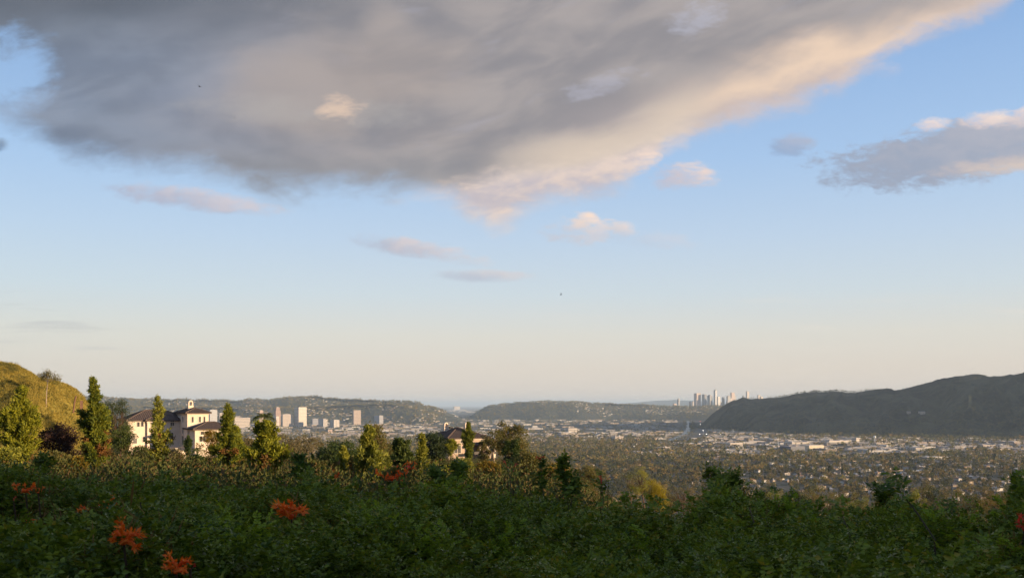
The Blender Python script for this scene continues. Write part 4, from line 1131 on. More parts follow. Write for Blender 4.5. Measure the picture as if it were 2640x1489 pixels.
def hip_house(mb, c, sx, sy, h, rh, rz, ov=0.6):
    """vectorised walls + hipped roof"""
    many_boxes(mb, c, sx, sy, h, rz, 0, 0)
    n = len(c); q = np.array([(-1,-1),(1,-1),(1,1),(-1,1)])*0.5
    X_ = q[None, :, 0]*(sx[:, None]+2*ov); Y_ = q[None, :, 1]*(sy[:, None]+2*ov)
    rx = (sx-sy*0.8)/2; rx = np.maximum(rx, 0.3)
    X_ = np.c_[X_, -rx, rx]; Y_ = np.c_[Y_, rx*0, rx*0]
    Z_ = np.repeat((c[:, 2]+h+0.05)[:, None], 6, 1); Z_[:, 4:] += rh[:, None]
    cr, sr = np.cos(rz)[:, None], np.sin(rz)[:, None]
    V = np.stack([X_*cr-Y_*sr+c[:, 0:1], X_*sr+Y_*cr+c[:, 1:2], Z_], -1).reshape(-1, 3)
    b = np.arange(n)*6
    mb.add(V, np.concatenate([np.c_[b, b+1, b+5, b+4], np.c_[b+2, b+3, b+4, b+5]]), 1)
    mb.add(V, np.concatenate([np.c_[b+1, b+2, b+5], np.c_[b+3, b, b+4]]), 1)

STR = 0.42                              # bearing of the street grid
def lots(y0, y1, cell, jit=0.25):
    Rr = y1*1.1; g_ = np.arange(-Rr, Rr, cell)
    a, b = np.meshgrid(g_, g_); a = a.ravel(); b = b.ravel()
    # streets: drop every sixth row and every tenth column
    k = (np.round(a/cell).astype(int) % 10 != 0) & (np.round(b/cell).astype(int) % 5 != 0)
    a, b = a[k]+rng.uniform(-jit, jit, k.sum())*cell, b[k]+rng.uniform(-jit, jit, k.sum())*cell
    x = a*math.cos(STR)-b*math.sin(STR); y = a*math.sin(STR)+b*math.cos(STR)
    px = CX+x/np.maximum(y, 1)*F
    k = (y > y0) & (y < y1) & (px > -60) & (px < 2700)
    return x[k], y[k], px[k]

def foot_of_mountain(px, y):
    Yf = interp(px, [(1740, 7000), (1830, 6300), (1950, 5500), (2200, 4900), (2640, 4500), (3400, 4000)])
    return (px > 1740) & (y > Yf-30)
def river_c(y):        # centre of the river channel
    return interp(y, [(4200, 705), (4444, 800), (5137, 994), (6500, 1285), (8990, 1778), (12000, 2300)])
def near_river(x, y): return (np.abs(x-river_c(y)-38) < 98) & (y > 4100)
def industry(px, y):
    n_ = fbm(px*0.004, y*0.0012+3, 3)
    a = sstep(1560, 1900, px+n_*500)*sstep(2850, 3150, y+n_*900-(px-1900)*0.22)*(y < 5600)
    b = sstep(3750, 4300, y+n_*1500)*(px > 1250)
    c = sstep(4600, 5600, y+n_*1800)
    e = sstep(3500, 4300, y+n_*1500)*(px <= 1300)
    return np.maximum(np.maximum(a*0.95, b*0.6), np.maximum(c*0.45, e*0.62))

landm = [(1395, 'red blossom stalk'), (1453, 'dark narrow shoot'), (1580, 'bare dirt bank'), (1692, 'golden yellow tree'), (1862, 'tallest shrub mound'), (1945, 'pale forked dead branch'),
         (2130, 'low olive tree'), (2290, 'leaning dark stem'), (2440, 'right hand shrub mound'), (2640, 'right edge of the photo')]
def place_words(px):
    q = min(landm, key=lambda l: abs(l[0]-px)); d_ = px-q[0]
    if q[0] == 2640: return 'near the right edge of the photo'
    return ('straight above the ' if abs(d_) < 14 else 'left of the ' if d_ < 0 else 'right of the ')+q[1]
def row_words(r): return ['nearest', 'second', 'third', 'fourth'][r]

# -- residential lots
x, y, px = lots(1330, 4700, 24)
ind = industry(px, y)
u_ = rng.random(len(x))
patch = fbm(x*0.0022+40, y*0.0022, 3)
hidden = (px < 1340) & (y < 2500)
ok = (u_ > ind) & ~foot_of_mountain(px, y) & ~near_river(x, y) & ~hidden
x, y, px, patch = x[ok], y[ok], px[ok], patch[ok]
leafy = sstep(2100, 1560, px)*sstep(4600, 2200, y)                    # the wooded quarter in the middle
ph = 0.36-0.30*leafy+patch*0.6-0.12*sstep(2300, 1700, y)
isH = rng.random(len(x)) < ph
hx, hy, hpx = x[isH], y[isH], px[isH]
o = np.argsort(hy); hx, hy, hpx = hx[o], hy[o], hpx[o]
n = len(hx)
hs_x = rng.uniform(12, 20, n); hs_y = rng.uniform(9, 13, n); hh_ = np.where(rng.random(n) < 0.3, 6.0, 3.6)+rng.random(n)
hrz = STR+np.round(rng.random(n))*math.pi/2+rng.normal(size=n)*0.05; hrh = rng.uniform(1.5, 2.8, n)
hc = np.c_[hx, hy, np.zeros(n)]

# individual houses: twelve designs, the 300 nearest in view
def design(i):
    rg = np.random.default_rng(60+i); mb = MB(); one = lambda v: np.array([v], float)
    sx, sy = rg.uniform(13, 18), rg.uniform(9, 11.5); h = 3.6 if i % 3 else 6.2
    z = np.zeros((1, 3))
    if i % 4 == 3:                       # flat roofed
        many_boxes(mb, z, one(sx), one(sy), one(h), one(0), 0, 1); many_boxes(mb, z+[[sx*0.2, 0, h]], one(3), one(2.5), one(1.1), one(0), 0, 1)
    else: hip_house(mb, z, one(sx), one(sy), one(h), one(rg.uniform(1.8, 2.8)), one(0))
    if i % 2:
        hip_house(mb, z+[[-sx*0.28, -sy*0.62, 0]], one(sy*0.75), one(sx*0.42), one(h-0.45), one(1.7), one(math.pi/2))
    many_boxes(mb, z+[[sx*0.25, sy*0.1, h+0.4]], one(0.9), one(0.9), one(2.3), one(0), 0, 0)      # chimney
    for k in range(4):                   # windows and a door, standing proud of the front and side walls
        many_boxes(mb, z+[[-sx*0.3+k*sx*0.2, -sy/2-0.01, 2.0]], one(1.4), one(0.1), one(1.2 if k != 2 else 0.4), one(0), 2, 2)
        if k < 2: many_boxes(mb, z+[[sx/2+0.01, -sy*0.2+k*sy*0.4, 2.0]], one(0.1), one(1.4), one(1.2), one(0), 2, 2)
    return mb.mesh('valley_house', [M['house_wall'], M['house_roof'], M['glass_dark']]), ('two storey ' if i % 3 == 0 else 'low ')+('flat roofed' if i % 4 == 3 else 'winged' if i % 2 else 'hip roofed')
designs = [design(i) for i in range(12)]
inview = (hpx > 1345) & (hpx < 2636)
idx = np.where(inview)[0][:300]
rows_h = np.minimum(np.searchsorted(np.quantile(hy[idx], [0.25, 0.5, 0.75]), hy[idx]), 3)
for r, i in zip(rows_h, idx):
    me, word = designs[rng.integers(0, 12)]
    ob = bpy.data.objects.new('valley_house', me); col.objects.link(ob)
    ob.location = hc[i]; ob.rotation_euler = (0, 0, hrz[i]); s_ = rng.uniform(0.9, 1.2); ob.scale = (s_, s_, s_)
    tag(ob, '%s house, %s valley row, %s' % (word, row_words(r), place_words(hpx[i])), 'house', 'houses among the trees on the valley floor')
rest = np.setdiff1d(np.arange(n), idx)
mb = MB(); fl = rng.random(len(rest)) < 0.25
hip_house(mb, hc[rest][~fl], hs_x[rest][~fl], hs_y[rest][~fl], hh_[rest][~fl], hrh[rest][~fl], hrz[rest][~fl])
many_boxes(mb, hc[rest][fl], hs_x[rest][fl]*1.2, hs_y[rest][fl]*1.2, hh_[rest][fl]+1, hrz[rest][fl])
tag(mb.build('far_houses', [M['house_wall'], M['house_roof']]), kind='stuff')

# trees of the residential quarter
tx, ty, tpx, tp = x, y, px, patch
rep = 1.55
k = rng.random(len(tx)) < np.clip(0.62+0.45*sstep(2100, 1560, tpx)*sstep(4600, 2200, ty)+tp*0.5, 0.2, 1)
T_ = []
for q in range(3):
    kk = k & (rng.random(len(tx)) < (1.0 if q == 0 else 0.8))
    T_.append(np.c_[tx[kk]+rng.uniform(-13, 13, kk.sum()), ty[kk]+rng.uniform(-13, 13, kk.sum())])
T_ = np.concatenate(T_)
# street and yard trees elsewhere: scattered through the industrial belt, dense by the mountain's foot
x2, y2, px2 = lots(2650, 5600, 30, 0.5)
den = 0.15+0.8*sstep(0.02, 0.2, fbm(x2*0.0035, y2*0.003+8, 3))
den = np.maximum(den, (px2 > 2215)*sstep(3850, 4050, y2)*0.95)
kk = (rng.random(len(x2)) < den) & ~foot_of_mountain(px2, y2-60) & ~near_river(x2, y2) & ~((px2 < 1340) & (y2 < 3300))
T2 = np.c_[x2[kk], y2[kk]]
big = np.r_[np.zeros(len(T_)), (T2[:, 1] > 3850)*(T2[:, 0] > 1500)*1.0]
T_ = np.concatenate([T_, T2])
n = len(T_)
tw = rng.integers(0, 12, n); th = rng.uniform(8, 17.5, n)*(1+0.5*(rng.random(n) < 0.08))
th = np.where(np.array(kinds)[tw] == 'palm', rng.uniform(13, 20, n), th); th = th*(1+0.15*big)
tw = np.where((tw == 9) & (rng.random(n) < 0.75), 0, tw)
tw = np.where((tw == 7) & (rng.random(n) < 0.6), 3, tw)
ta = rng.random(n)*6.283
o = np.argsort(T_[:, 1]/th**0.5); T_, tw, th, ta = T_[o], tw[o], th[o], ta[o]
tpx = CX+T_[:, 0]/T_[:, 1]*F
idx = np.where((tpx > 1345) & (tpx < 2636))[0][:300]
rows_t = np.minimum(np.searchsorted(np.quantile(T_[idx, 1], [0.25, 0.5, 0.75]), T_[idx, 1]), 3)
for r, i in zip(rows_t, idx):
    ob = bpy.data.objects.new('valley_tree', lod0[tw[i]]); col.objects.link(ob)
    ob.location = (T_[i, 0], T_[i, 1], 0); ob.rotation_euler = (0, 0, ta[i]); ob.scale = (th[i],)*3
    tag(ob, '%s %s tree, %s valley row, %s' % (kword[kmat[tw[i]]], kinds[tw[i]], row_words(r), place_words(tpx[i])), 'tree', 'trees on the valley floor')
rest = np.setdiff1d(np.arange(n), idx)
nr = rest[T_[rest, 1] < 2600]; fr_ = rest[T_[rest, 1] >= 2600]
P3 = np.c_[T_, np.zeros(n)]
merged_trees('valley_woods', lod1, P3[nr], th[nr], tw[nr], ta[nr])
merged_trees('far_woods', lod2, P3[fr_], th[fr_], tw[fr_], ta[fr_])

# -- industrial belt and the far town
def warehouses(y0, y1, cell, smin, smax, hmin, hmax, dens):
    x, y, px = lots(y0, y1, cell, 0.22)
    ok = (rng.random(len(x)) < dens(px, y)) & ~foot_of_mountain(px, y+60) & ~near_river(x, y) & ~((px < 1340) & (y < 3400))
    x, y = x[ok], y[ok]; n = len(x)
    return np.c_[x, y, np.zeros(n)], rng.uniform(smin, smax, n), rng.uniform(smin*0.5, smax*0.62, n), rng.uniform(hmin, hmax, n), STR+np.round(rng.random(n))*math.pi/2
W1 = warehouses(2650, 5700, 82, 40, 100, 4, 7.5, lambda p, y: industry(p, y)*0.95)
W2 = warehouses(5700, 13500, 130, 30, 120, 4, 12, lambda p, y: 0.46+0.5*fbm(p*0.01, y*0.002, 3)+0.18*(p < 1340))
W3 = warehouses(13500, 30000, 330, 60, 230, 6, 20, lambda p, y: 0.4+0*p)
xb, yb, pb = lots(2900, 4600, 150, 0.3)
kb = (pb > 1720) & (pb < 2640) & (yb < 4500-(pb-1900)*0.75+250) & ~foot_of_mountain(pb, yb+90) & ~near_river(xb, yb) & (rng.random(len(xb)) < 0.62)
xb, yb, pb = xb[kb], yb[kb], pb[kb]
far_ = np.array([np.min((xb-a_)**2+(yb-b_)**2) for a_, b_ in W1[0][:, :2]]) > 78**2
W1 = [w[far_] for w in W1]
o = np.argsort(W1[0][:, 1]/(W1[1]*W1[3])**0.5)
W1 = [w[o] for w in W1]
def wdesign(i):
    rg = np.random.default_rng(30+i); mb = MB(); one = lambda v: np.array([v], float); z = np.zeros((1, 3))
    a, b = [(1, 0.55), (1, 0.4), (0.9, 0.7), (1.1, 0.5), (1, 0.6), (0.8, 0.5)][i]
    h = 1.0
    many_boxes(mb, z, one(a), one(b), one(h), one(0))
    if i in (1, 3): many_boxes(mb, z+[[a*0.3, b*0.62, 0]], one(a*0.4), one(b*0.3), one(h*0.8), one(0))
    if i in (2, 4): many_boxes(mb, z+[[-a*0.25, 0, h]], one(a*0.32), one(b*0.6), one(0.45), one(0))
    for k in range(5):
        many_boxes(mb, z+[[rg.uniform(-.4, .4)*a, rg.uniform(-.35, .35)*b, h+1.0-0.99]], one(0.05), one(0.05), one(0.22), one(0), 1, 1)
    return mb
def wmesh(i, s, h):
    m_ = wdesign(i); v = [q*np.array([s, s, h]) for q in m_.v]
    for q in v: q[:, 2] = np.maximum(q[:, 2], -0.8)
    m_.v = v
    return m_.mesh('warehouse', [M['flat_wall'], M['flat_roof']])
wd = [(wmesh(i, s, h), i, s, h) for i in range(6) for s, h in ((40, 4.6), (58, 5.6), (82, 6.6))]
wword = ['plain', 'long low', 'square stepped', 'long annexed', 'broad raised roof', 'short']
wpx = CX+W1[0][:, 0]/W1[0][:, 1]*F
idx = np.where((wpx > 1345) & (wpx < 2630) & (W1[0][:, 1] > 2700))[0][:160]
wl = [(1500, 'left of the river'), (1700, 'below the river bridge'), (1850, 'below the downtown towers'), (1960, 'below the mountain tip'), (2080, 'beside the parking garage'), (2220, 'below the water tower'), (2400, 'around the long white shed'), (2600, 'toward the right edge')]
rows_w = np.minimum(np.searchsorted(np.quantile(W1[0][idx, 1], [0.33, 0.66]), W1[0][idx, 1]), 2)
for r, i in zip(rows_w, idx):
    me, q, s, h = wd[rng.integers(0, len(wd))]
    ob = bpy.data.objects.new('warehouse', me); col.objects.link(ob)
    ob.location = W1[0][i]; ob.rotation_euler = (0, 0, W1[4][i])
    tag(ob, '%s %s warehouse, %s industrial row, %s' % ({40: 'small', 58: 'mid sized', 82: 'large'}[s], wword[q], ['near', 'middle', 'far'][r], min(wl, key=lambda l: abs(l[0]-wpx[i]))[1]), 'warehouse', 'warehouses in the industrial belt')
ob_ = np.argsort(yb)[:120]; rb = np.minimum(np.searchsorted(np.quantile(yb[ob_], [0.33, 0.66]), yb[ob_]), 2)
for r, i in zip(rb, ob_):
    me, q, s, h = wd[rng.integers(0, len(wd))]
    ob = bpy.data.objects.new('warehouse', me); col.objects.link(ob)
    k_ = rng.uniform(105, 150)/s
    ob.location = (xb[i], yb[i], 0); ob.rotation_euler = (0, 0, STR+math.pi/2*rng.integers(0, 2)); ob.scale = (k_, k_*0.8, 1.25)
    tag(ob, 'huge %s shed, %s industrial row, %s' % (wword[q], ['near', 'middle', 'far'][r], min(wl, key=lambda l: abs(l[0]-pb[i]))[1]), 'warehouse', 'warehouses in the industrial belt')
rest = np.setdiff1d(np.arange(len(wpx)), idx)
mb = MB()
many_boxes(mb, *[w[rest] for w in W1]); 
c2 = W1[0][rest]; many_boxes(mb, c2+np.c_[rng.uniform(-8, 8, (len(rest), 2)), W1[3][rest]+1.0], W1[1][rest]*0.2, W1[2][rest]*0.25, np.full(len(rest), 1.6), W1[4][rest])
many_boxes(mb, *W2); many_boxes(mb, *W3)
tag(mb.build('far_buildings', [M['flat_wall'], M['flat_roof']]), kind='stuff')
x3, y3, px3 = lots(5600, 13500, 62, 0.5)
kk = (rng.random(len(x3)) < 0.55+0.9*fbm(x3*0.002, y3*0.0012, 3)) & ~foot_of_mountain(px3, y3-60) & ~near_river(x3, y3)
n = kk.sum()
merged_trees('distant_trees', lod2, np.c_[x3[kk], y3[kk], np.zeros(n)], rng.uniform(10, 20, n), rng.choice([0, 1, 2, 3, 5, 6], n), rng.random(n)*6.28)

# -- the hills: ragged tree cover and houses scattered over the slopes
def sample(crest, Yc, Yf, wob, ga, a, t, foot=1.0):
    cp = interp(a, crest)+fbm(a*0.05, a*0+1.7, 4)*wob
    zc = np.maximum(CZ+(HY-cp)/F*Yc, -5)
    gul = fbm(a*0.017, t*2.2+Yc*0.01, 4)*ga
    Y = Yf+(Yc-Yf)*t+fbm(a*0.01, t*0+4, 3)*600*(t < 1)
    z = zc*(t**foot+gul*np.sin(t*math.pi))
    return np.c_[(a-CX)/F*Y, Y, z-1]
hills = [([(-500, 1025), (0, 1022), (120, 1026), (250, 1022), (300, 1027), (400, 1029), (480, 1030), (560, 1032), (610, 1034), (640, 1030), (700, 1031), (745, 1024), (790, 1022), (830, 1024), (880, 1028), (940, 1031), (1000, 1035), (1050, 1034), (1085, 1041), (1112, 1048), (1150, 1062), (1205, 1084)], 10400, 8600, 8.0, 190, 1150, 5600, 330),
         ([(-500, 1040), (250, 1044), (420, 1050), (700, 1052), (800, 1050), (860, 1046), (920, 1043), (980, 1042), (1040, 1046), (1075, 1053), (1120, 1068), (1170, 1089)], 9000, 8000, 6.0, 230, 1130, 3400, 260),
         ([(1200, 1079), (1240, 1056), (1262, 1046), (1300, 1040), (1350, 1037), (1420, 1034), (1480, 1036), (1550, 1039), (1620, 1043), (1700, 1046), (1800, 1047), (1900, 1047), (2050, 1050), (2200, 1056)], 11800, 10000, 5.0, 1225, 1950, 5000, 330)]
tp_, hp_ = [], []
for cr_, Yc, Yf, wob, a0, a1, nt_, nh in hills:
    a = rng.uniform(a0, a1, nt_); t = rng.random(nt_)**0.6
    t[: nt_//4] = rng.uniform(0.97, 1.0, nt_//4)
    tp_.append(sample(cr_, Yc, Yf, wob, 0.30, a, t))
    a = rng.uniform(a0, a1, nh*3); t = rng.random(nh*3)**0.8
    kk = fbm(a*0.02, t*4, 3) > 0.02
    if Yc == 11800: kk &= (a > 1480) | (t > 0.85)
    hp_.append(sample(cr_, Yc, Yf, wob, 0.30, a[kk], t[kk]))
tp_ = np.concatenate(tp_); hp_ = np.concatenate(hp_); n = len(tp_)
# trees along the mountain's crest and foot
a = np.r_[np.clip(rng.normal(2110, 70, 260), 1930, 2330), rng.uniform(1850, 2640, 200)]
mp = mt_point(a, np.r_[rng.uniform(0.985, 1.0, 460)])
a = rng.uniform(1800, 2660, 1500); mf = mt_point(a, rng.random(1500)**2*0.35)
a = rng.uniform(1800, 2660, 2600); mg = mt_point(a, rng.uniform(0.1, 0.98, 2600))
tp_ = np.concatenate([tp_, mp, mf, mg])
hh = np.r_[rng.uniform(9, 20, n)*(1+0.4*(rng.random(n) < 0.15)), rng.uniform(7, 15, 460)*np.r_[np.ones(260), np.full(200, 0.5)], rng.uniform(8, 16, 1500), rng.uniform(3, 7, 2600)]
tw_ = np.r_[rng.choice([0, 1, 2, 3, 6, 8], n), rng.choice([5, 10, 2], 460), rng.choice([5, 10], 1500), rng.choice([5, 10, 10], 2600)]
merged_trees('hillside_woods', lod2, tp_, hh, tw_, rng.random(len(tp_))*6.28)
mb = MB(); n = len(hp_)
many_boxes(mb, hp_, rng.uniform(9, 26, n), rng.uniform(8, 14, n), rng.uniform(4, 9, n), rng.uniform(0.2, 1.0, n))
tag(mb.build('hillside_houses', [M['house_wall'], M['house_roof']]), kind='stuff')

# ------------------------------------------------------------------ river, freeway, bridge
yy = np.r_[np.linspace(4230, 9600, 40)]
def strip(off0, off1, z, mat, name, wob=0):
    def fn(i, j):
        y_ = yy[j]; xc = river_c(y_)
        return np.c_[xc+np.where(i == 0, off0, off1), y_, np.full(len(i), z)]
    return grid(2, len(yy), fn).build(name, mat)
wm, p_ = newmat('river_water')
p_.inputs['Base Color'].default_value = (0.10, 0.13, 0.15, 1); p_.inputs['Roughness'].default_value = 0.4; p_.inputs['Specular IOR Level'].default_value = 0.25
bn = X.nt.nodes.new('ShaderNodeBump'); bn.inputs['Strength'].default_value = 0.05
X.put(bn.inputs['Height'], noise(worldpos(), 0.2, 3)); X.nt.links.new(bn.outputs[0], p_.inputs['Normal'])
tag(strip(-40, 40, 0.05, M['asphalt'], 'river_bed'), kind='structure')
tag(strip(-18, 20, 0.12, wm, 'river'), kind='structure')
tag(strip(72, 128, 0.10, M['asphalt'], 'freeway'), kind='structure')
ry = np.sort(rng.uniform(4300, 9400, 420)); ro = rng.choice([-1, 1], 420)*rng.uniform(14, 52, 420)+rng.normal(size=420)*6
merged_trees('riverside_thickets', lod2, np.c_[river_c(ry)+ro, ry, np.zeros(420)], rng.uniform(5, 12, 420), rng.choice([0, 3, 5, 10], 420), rng.random(420)*6.28)
# a second freeway sweeping across the right of the belt
fx = np.linspace(2060, 2700, 40); fp = interp(fx, [(2060, 1178), (2200, 1172), (2380, 1170), (2520, 1163), (2700, 1152)])
fy = CZ*F/(fp-HY)
def fw(i, j):
    Y = fy[i]+np.where(j == 0, -26, 26); return np.c_[(fx[i]-CX)/F*fy[i], Y, np.full(len(i), 6.0)]
m = grid(40, 2, fw)
v = m.v[0].copy(); v[:, 2] = 4.6; m.add(v, m.f[0][:, ::-1])
fo_ = m.build('overpass', M['concrete'])
tag(fo_, 'pale raised freeway deck sweeping across the industrial belt toward the right edge', 'freeway')
# bridge
b0 = at(1560, 1121, 4900); b1 = at(1772, 1121, 4900)
mb = MB(); Lb = b1.x-b0.x; cxb = (b0.x+b1.x)/2
mb.box((cxb, 4900, b0.z-2.4), (Lb, 14, 2.4)); 
t = empty('river_bridge', (cxb, 4900, 0), 'low flat concrete bridge crossing the river with square piers', 'bridge')
d_ = MB(); d_.box((0, 0, b0.z-2.2), (Lb, 14, 2.2)); d_.box((0, -6.8, b0.z+0.003), (Lb, 0.4, 1.0)); d_.build('deck', M['concrete'], t)
for q in (1632, 1676, 1716, 1737, 1760):
    pm = MB(); pm.box(((q-CX)/F*4900-cxb, 0, -0.5), (7, 10, b0.z-2.2+0.49)); pm.build('pier', M['concrete'], t)

# ------------------------------------------------------------------ towers
def facade(name, a, b, floor=9, bay=9, hb=0.5, vb=0.45, rough=0.45, spec=0.5):
    """wall a with window bands b, in the building's own frame"""
    m, p = newmat(name)
    s = X.nt.nodes.new('ShaderNodeSeparateXYZ'); X.put(s.inputs[0], objco())
    fz = X.m('FRACT', X(s.outputs[2])/floor); fx_ = X.m('FRACT', (X(s.outputs[0])+X(s.outputs[1]))/bay)
    g = X.nt.nodes.new('ShaderNodeNewGeometry'); nn = X.nt.nodes.new('ShaderNodeSeparateXYZ'); X.nt.links.new(g.outputs['Normal'], nn.inputs[0])
    side = ramp(X.m('ABSOLUTE', X(nn.outputs[2])), 0.6, 0.4)
    k = side
    if hb < 1: k = k*ramp(fz, 1-hb-0.04, 1-hb, smooth=False)
    if vb < 1: k = k*ramp(fx_, 1-vb-0.04, 1-vb, smooth=False)
    c = mix(k, (*a, 1), (*b, 1))
    c = mix(ramp(noise(objco(), 0.06, 4, 0.6), 0.4, 0.7)*0.25, c, mix(1.0, c, (0.7, 0.7, 0.72, 1), 'MULTIPLY'))
    X.put(p.inputs['Base Color'], c); X.put(p.inputs['Roughness'], mix(k, (0.8, 0.8, 0.8, 1), (rough, rough, rough, 1)))
    p.inputs['Specular IOR Level'].default_value = spec
    return m
FM = {'white': facade('white_bands', (0.56, 0.48, 0.40), (0.24, 0.21, 0.19), 11, 9, 0.42, 1.0), 'strip': facade('white_piers', (0.54, 0.48, 0.43), (0.10, 0.10, 0.12), 10, 13, 1.0, 0.45),
      'brown': facade('brown_bands', (0.40, 0.26, 0.20), (0.16, 0.11, 0.10), 11, 9, 0.5, 1.0), 'glass': facade('grey_glass', (0.30, 0.29, 0.30), (0.16, 0.17, 0.20), 12, 10, 0.5, 0.7, 0.3, 0.8),
      'tan': facade('tan_grid', (0.42, 0.33, 0.27), (0.22, 0.18, 0.17), 12, 12, 0.45, 0.5), 'pinkgrid': facade('rose_grid', (0.50, 0.42, 0.36), (0.22, 0.19, 0.18), 11, 10, 0.5, 0.5),
      'dark': facade('dark_glass', (0.16, 0.16, 0.18), (0.09, 0.09, 0.11), 12, 10, 0.5, 0.7, 0.3, 0.6), 'rose': facade('rose_stone', (0.46, 0.34, 0.28), (0.24, 0.19, 0.17), 13, 12, 0.45, 0.5),
      'garage': facade('garage_grid', (0.74, 0.62, 0.44), (0.16, 0.12, 0.09), 3.6, 6.0, 0.45, 0.62)}
M['tower_roof'] = plain('tower_roof', (0.34, 0.32, 0.31), (0.26, 0.25, 0.25), 0.05, 0.9, 0.1)

def tower(px0, pxm, px1, top, Y, mat, label, cap='box', base=0.0, name='office_tower', cat='tower', group=None, setback=None, mat2=None):
    """a corner-on block: px0..pxm its shaded left face, pxm..px1 its sunlit right face"""
    al = math.atan2(max(pxm-px0, 1), max(px1-pxm, 1)); al = min(max(al, 0.45), 1.1)
    Wr = (px1-pxm)/F*Y/math.cos(al); Wl = (pxm-px0)/F*Y/math.sin(al)
    z = CZ+(HY-top)/F*Y-base
    cx_ = (pxm-CX)/F*Y; 
    t = empty(name, (cx_, Y, base), label, cat, group); t.rotation_euler = (0, 0, al)
    m = MB(); hb = z*0.965 if cap != 'flat' else z
    if setback:
        hs_ = z*setback; m.box((Wr/2, Wl/2, -1), (Wr, Wl, hs_+1)); m.box((Wr/2, Wl/2, hs_+0.01), (Wr*0.74, Wl*0.74, hb-hs_))
    else: m.box((Wr/2, Wl/2, -1), (Wr, Wl, hb+1))
    m.build('body', FM[mat], t)
    q = MB(); f_ = 0.74 if setback else 1.0
    if cap == 'box':
        q.box((Wr/2, Wl/2, hb+0.02), (Wr*0.62*f_, Wl*0.62*f_, z-hb)); q.box((Wr*.5, Wl*0.3, z+0.04), (Wr*0.18*f_, Wl*0.2*f_, z*0.012))
        q.build('roof_plant', M['tower_roof'], t)
    elif cap == 'crown':
        r = min(Wr, Wl)*0.5*f_
        for k in range(3): q.tube([(Wr/2, Wl/2, hb+k*(z-hb)/3+0.01*k), (Wr/2, Wl/2, hb+(k+1)*(z-hb)/3)], r*(0.98-0.2*k), 12)
        q.build('crown', FM[mat2 or mat], t)
    elif cap == 'sail':
        s_ = [(0, 0, 0), (Wr, 0, 0), (Wr, Wl, 0), (0, Wl, 0)]
        V = [(a, b, hb+0.02) for a, b, _ in s_]+[(Wr*0.1, Wl*0.2, hb+(z-hb)*0.75), (Wr*0.9, Wl*0.2, hb+(z-hb)*0.45), (Wr*0.9, Wl*0.8, hb+(z-hb)*0.45), (Wr*0.1, Wl*0.8, hb+(z-hb)*0.75)]
        q.add(V, [(4,5,6,7),(0,1,5,4),(1,2,6,5),(2,3,7,6),(3,0,4,7)])
        q.tube([(Wr*0.2, Wl*0.5, hb+(z-hb)*0.6), (Wr*0.2, Wl*0.5, z*1.03)], 2.2, 5)
        q.build('crown', FM[mat2 or mat], t)
    else:
        q.box((Wr/2, Wl/2, hb+0.02), (Wr*0.9, Wl*0.9, 1.2)); q.build('roof_plant', M['tower_roof'], t)
    return t
G1 = 'mid rise towers between the cream mansion and the second mansion'
YG = 7000
tower(529, 541, 556, 1055, YG, 'glass', 'grey tower showing right behind the cream mansion chimney', group=G1, mat2='tan')
tower(704, 711, 722, 1048, YG+300, 'brown', 'stepped brown tower beside the palm crown', group=G1, setback=0.8)
tower(664, 669, 678, 1056, YG+500, 'rose', 'small rose tower just above the palm crown', group=G1, setback=0.85)
tower(722, 729, 752, 1066, YG, 'pinkgrid', 'white square tower left of the tallest white tower', group=G1)
tower(754, 770, 787, 1049, YG, 'white', 'tallest bright white slab tower in the middle distance left', group=G1, cap='flat')
tower(704, 712, 718, 1072, YG-200, 'pinkgrid', 'low pink block in front of the stepped brown tower', group=G1)
tower(819, 834, 841, 1079, YG-100, 'strip', 'dark tower with pale vertical piers right of the tallest white tower', group=G1)
tower(848, 861, 873, 1081, YG-400, 'strip', 'tower with dark left side and pink lit piers', group=G1)
tower(801, 806, 820, 1078, YG+400, 'glass', 'dull grey block beside the dark pier tower', group=G1)
tower(908, 912, 929, 1057, YG+600, 'tan', 'isolated brown slab tower below the hills', group=G1, cap='flat')
tower(964, 978, 986, 1070, YG+900, 'glass', 'low shaded grey tower right of the isolated brown slab', group=G1)
tower(600, 604, 640, 1076, YG-300, 'white', 'long white office block right of the cream mansion', cap='flat', group=G1)
tower(604, 607, 622, 1073, YG+200, 'white', 'white block stacked behind the long white office block', cap='flat', group=G1)
tower(560, 566, 578, 1064, YG+300, 'white', 'white block half hidden by the narrow pointed pine', cap='flat', group=G1)
tower(688, 692, 704, 1090, YG-900, 'white', 'low white block below the stepped brown tower', cap='flat', group=G1)
tower(843, 846, 856, 1107, YG-1500, 'rose', 'salmon coloured low block below the pink pier tower', cap='flat', group=G1)
tower(1168, 1171, 1186, 1046.5, 30000, 'white', 'pale lit block at the far edge of the plain, on the horizon', cap='box', group=G1)
tower(1050, 1053, 1062, 1046, 9300, 'white', 'small white cubic building on the hill shoulder', cap='flat', base=60, group=G1)

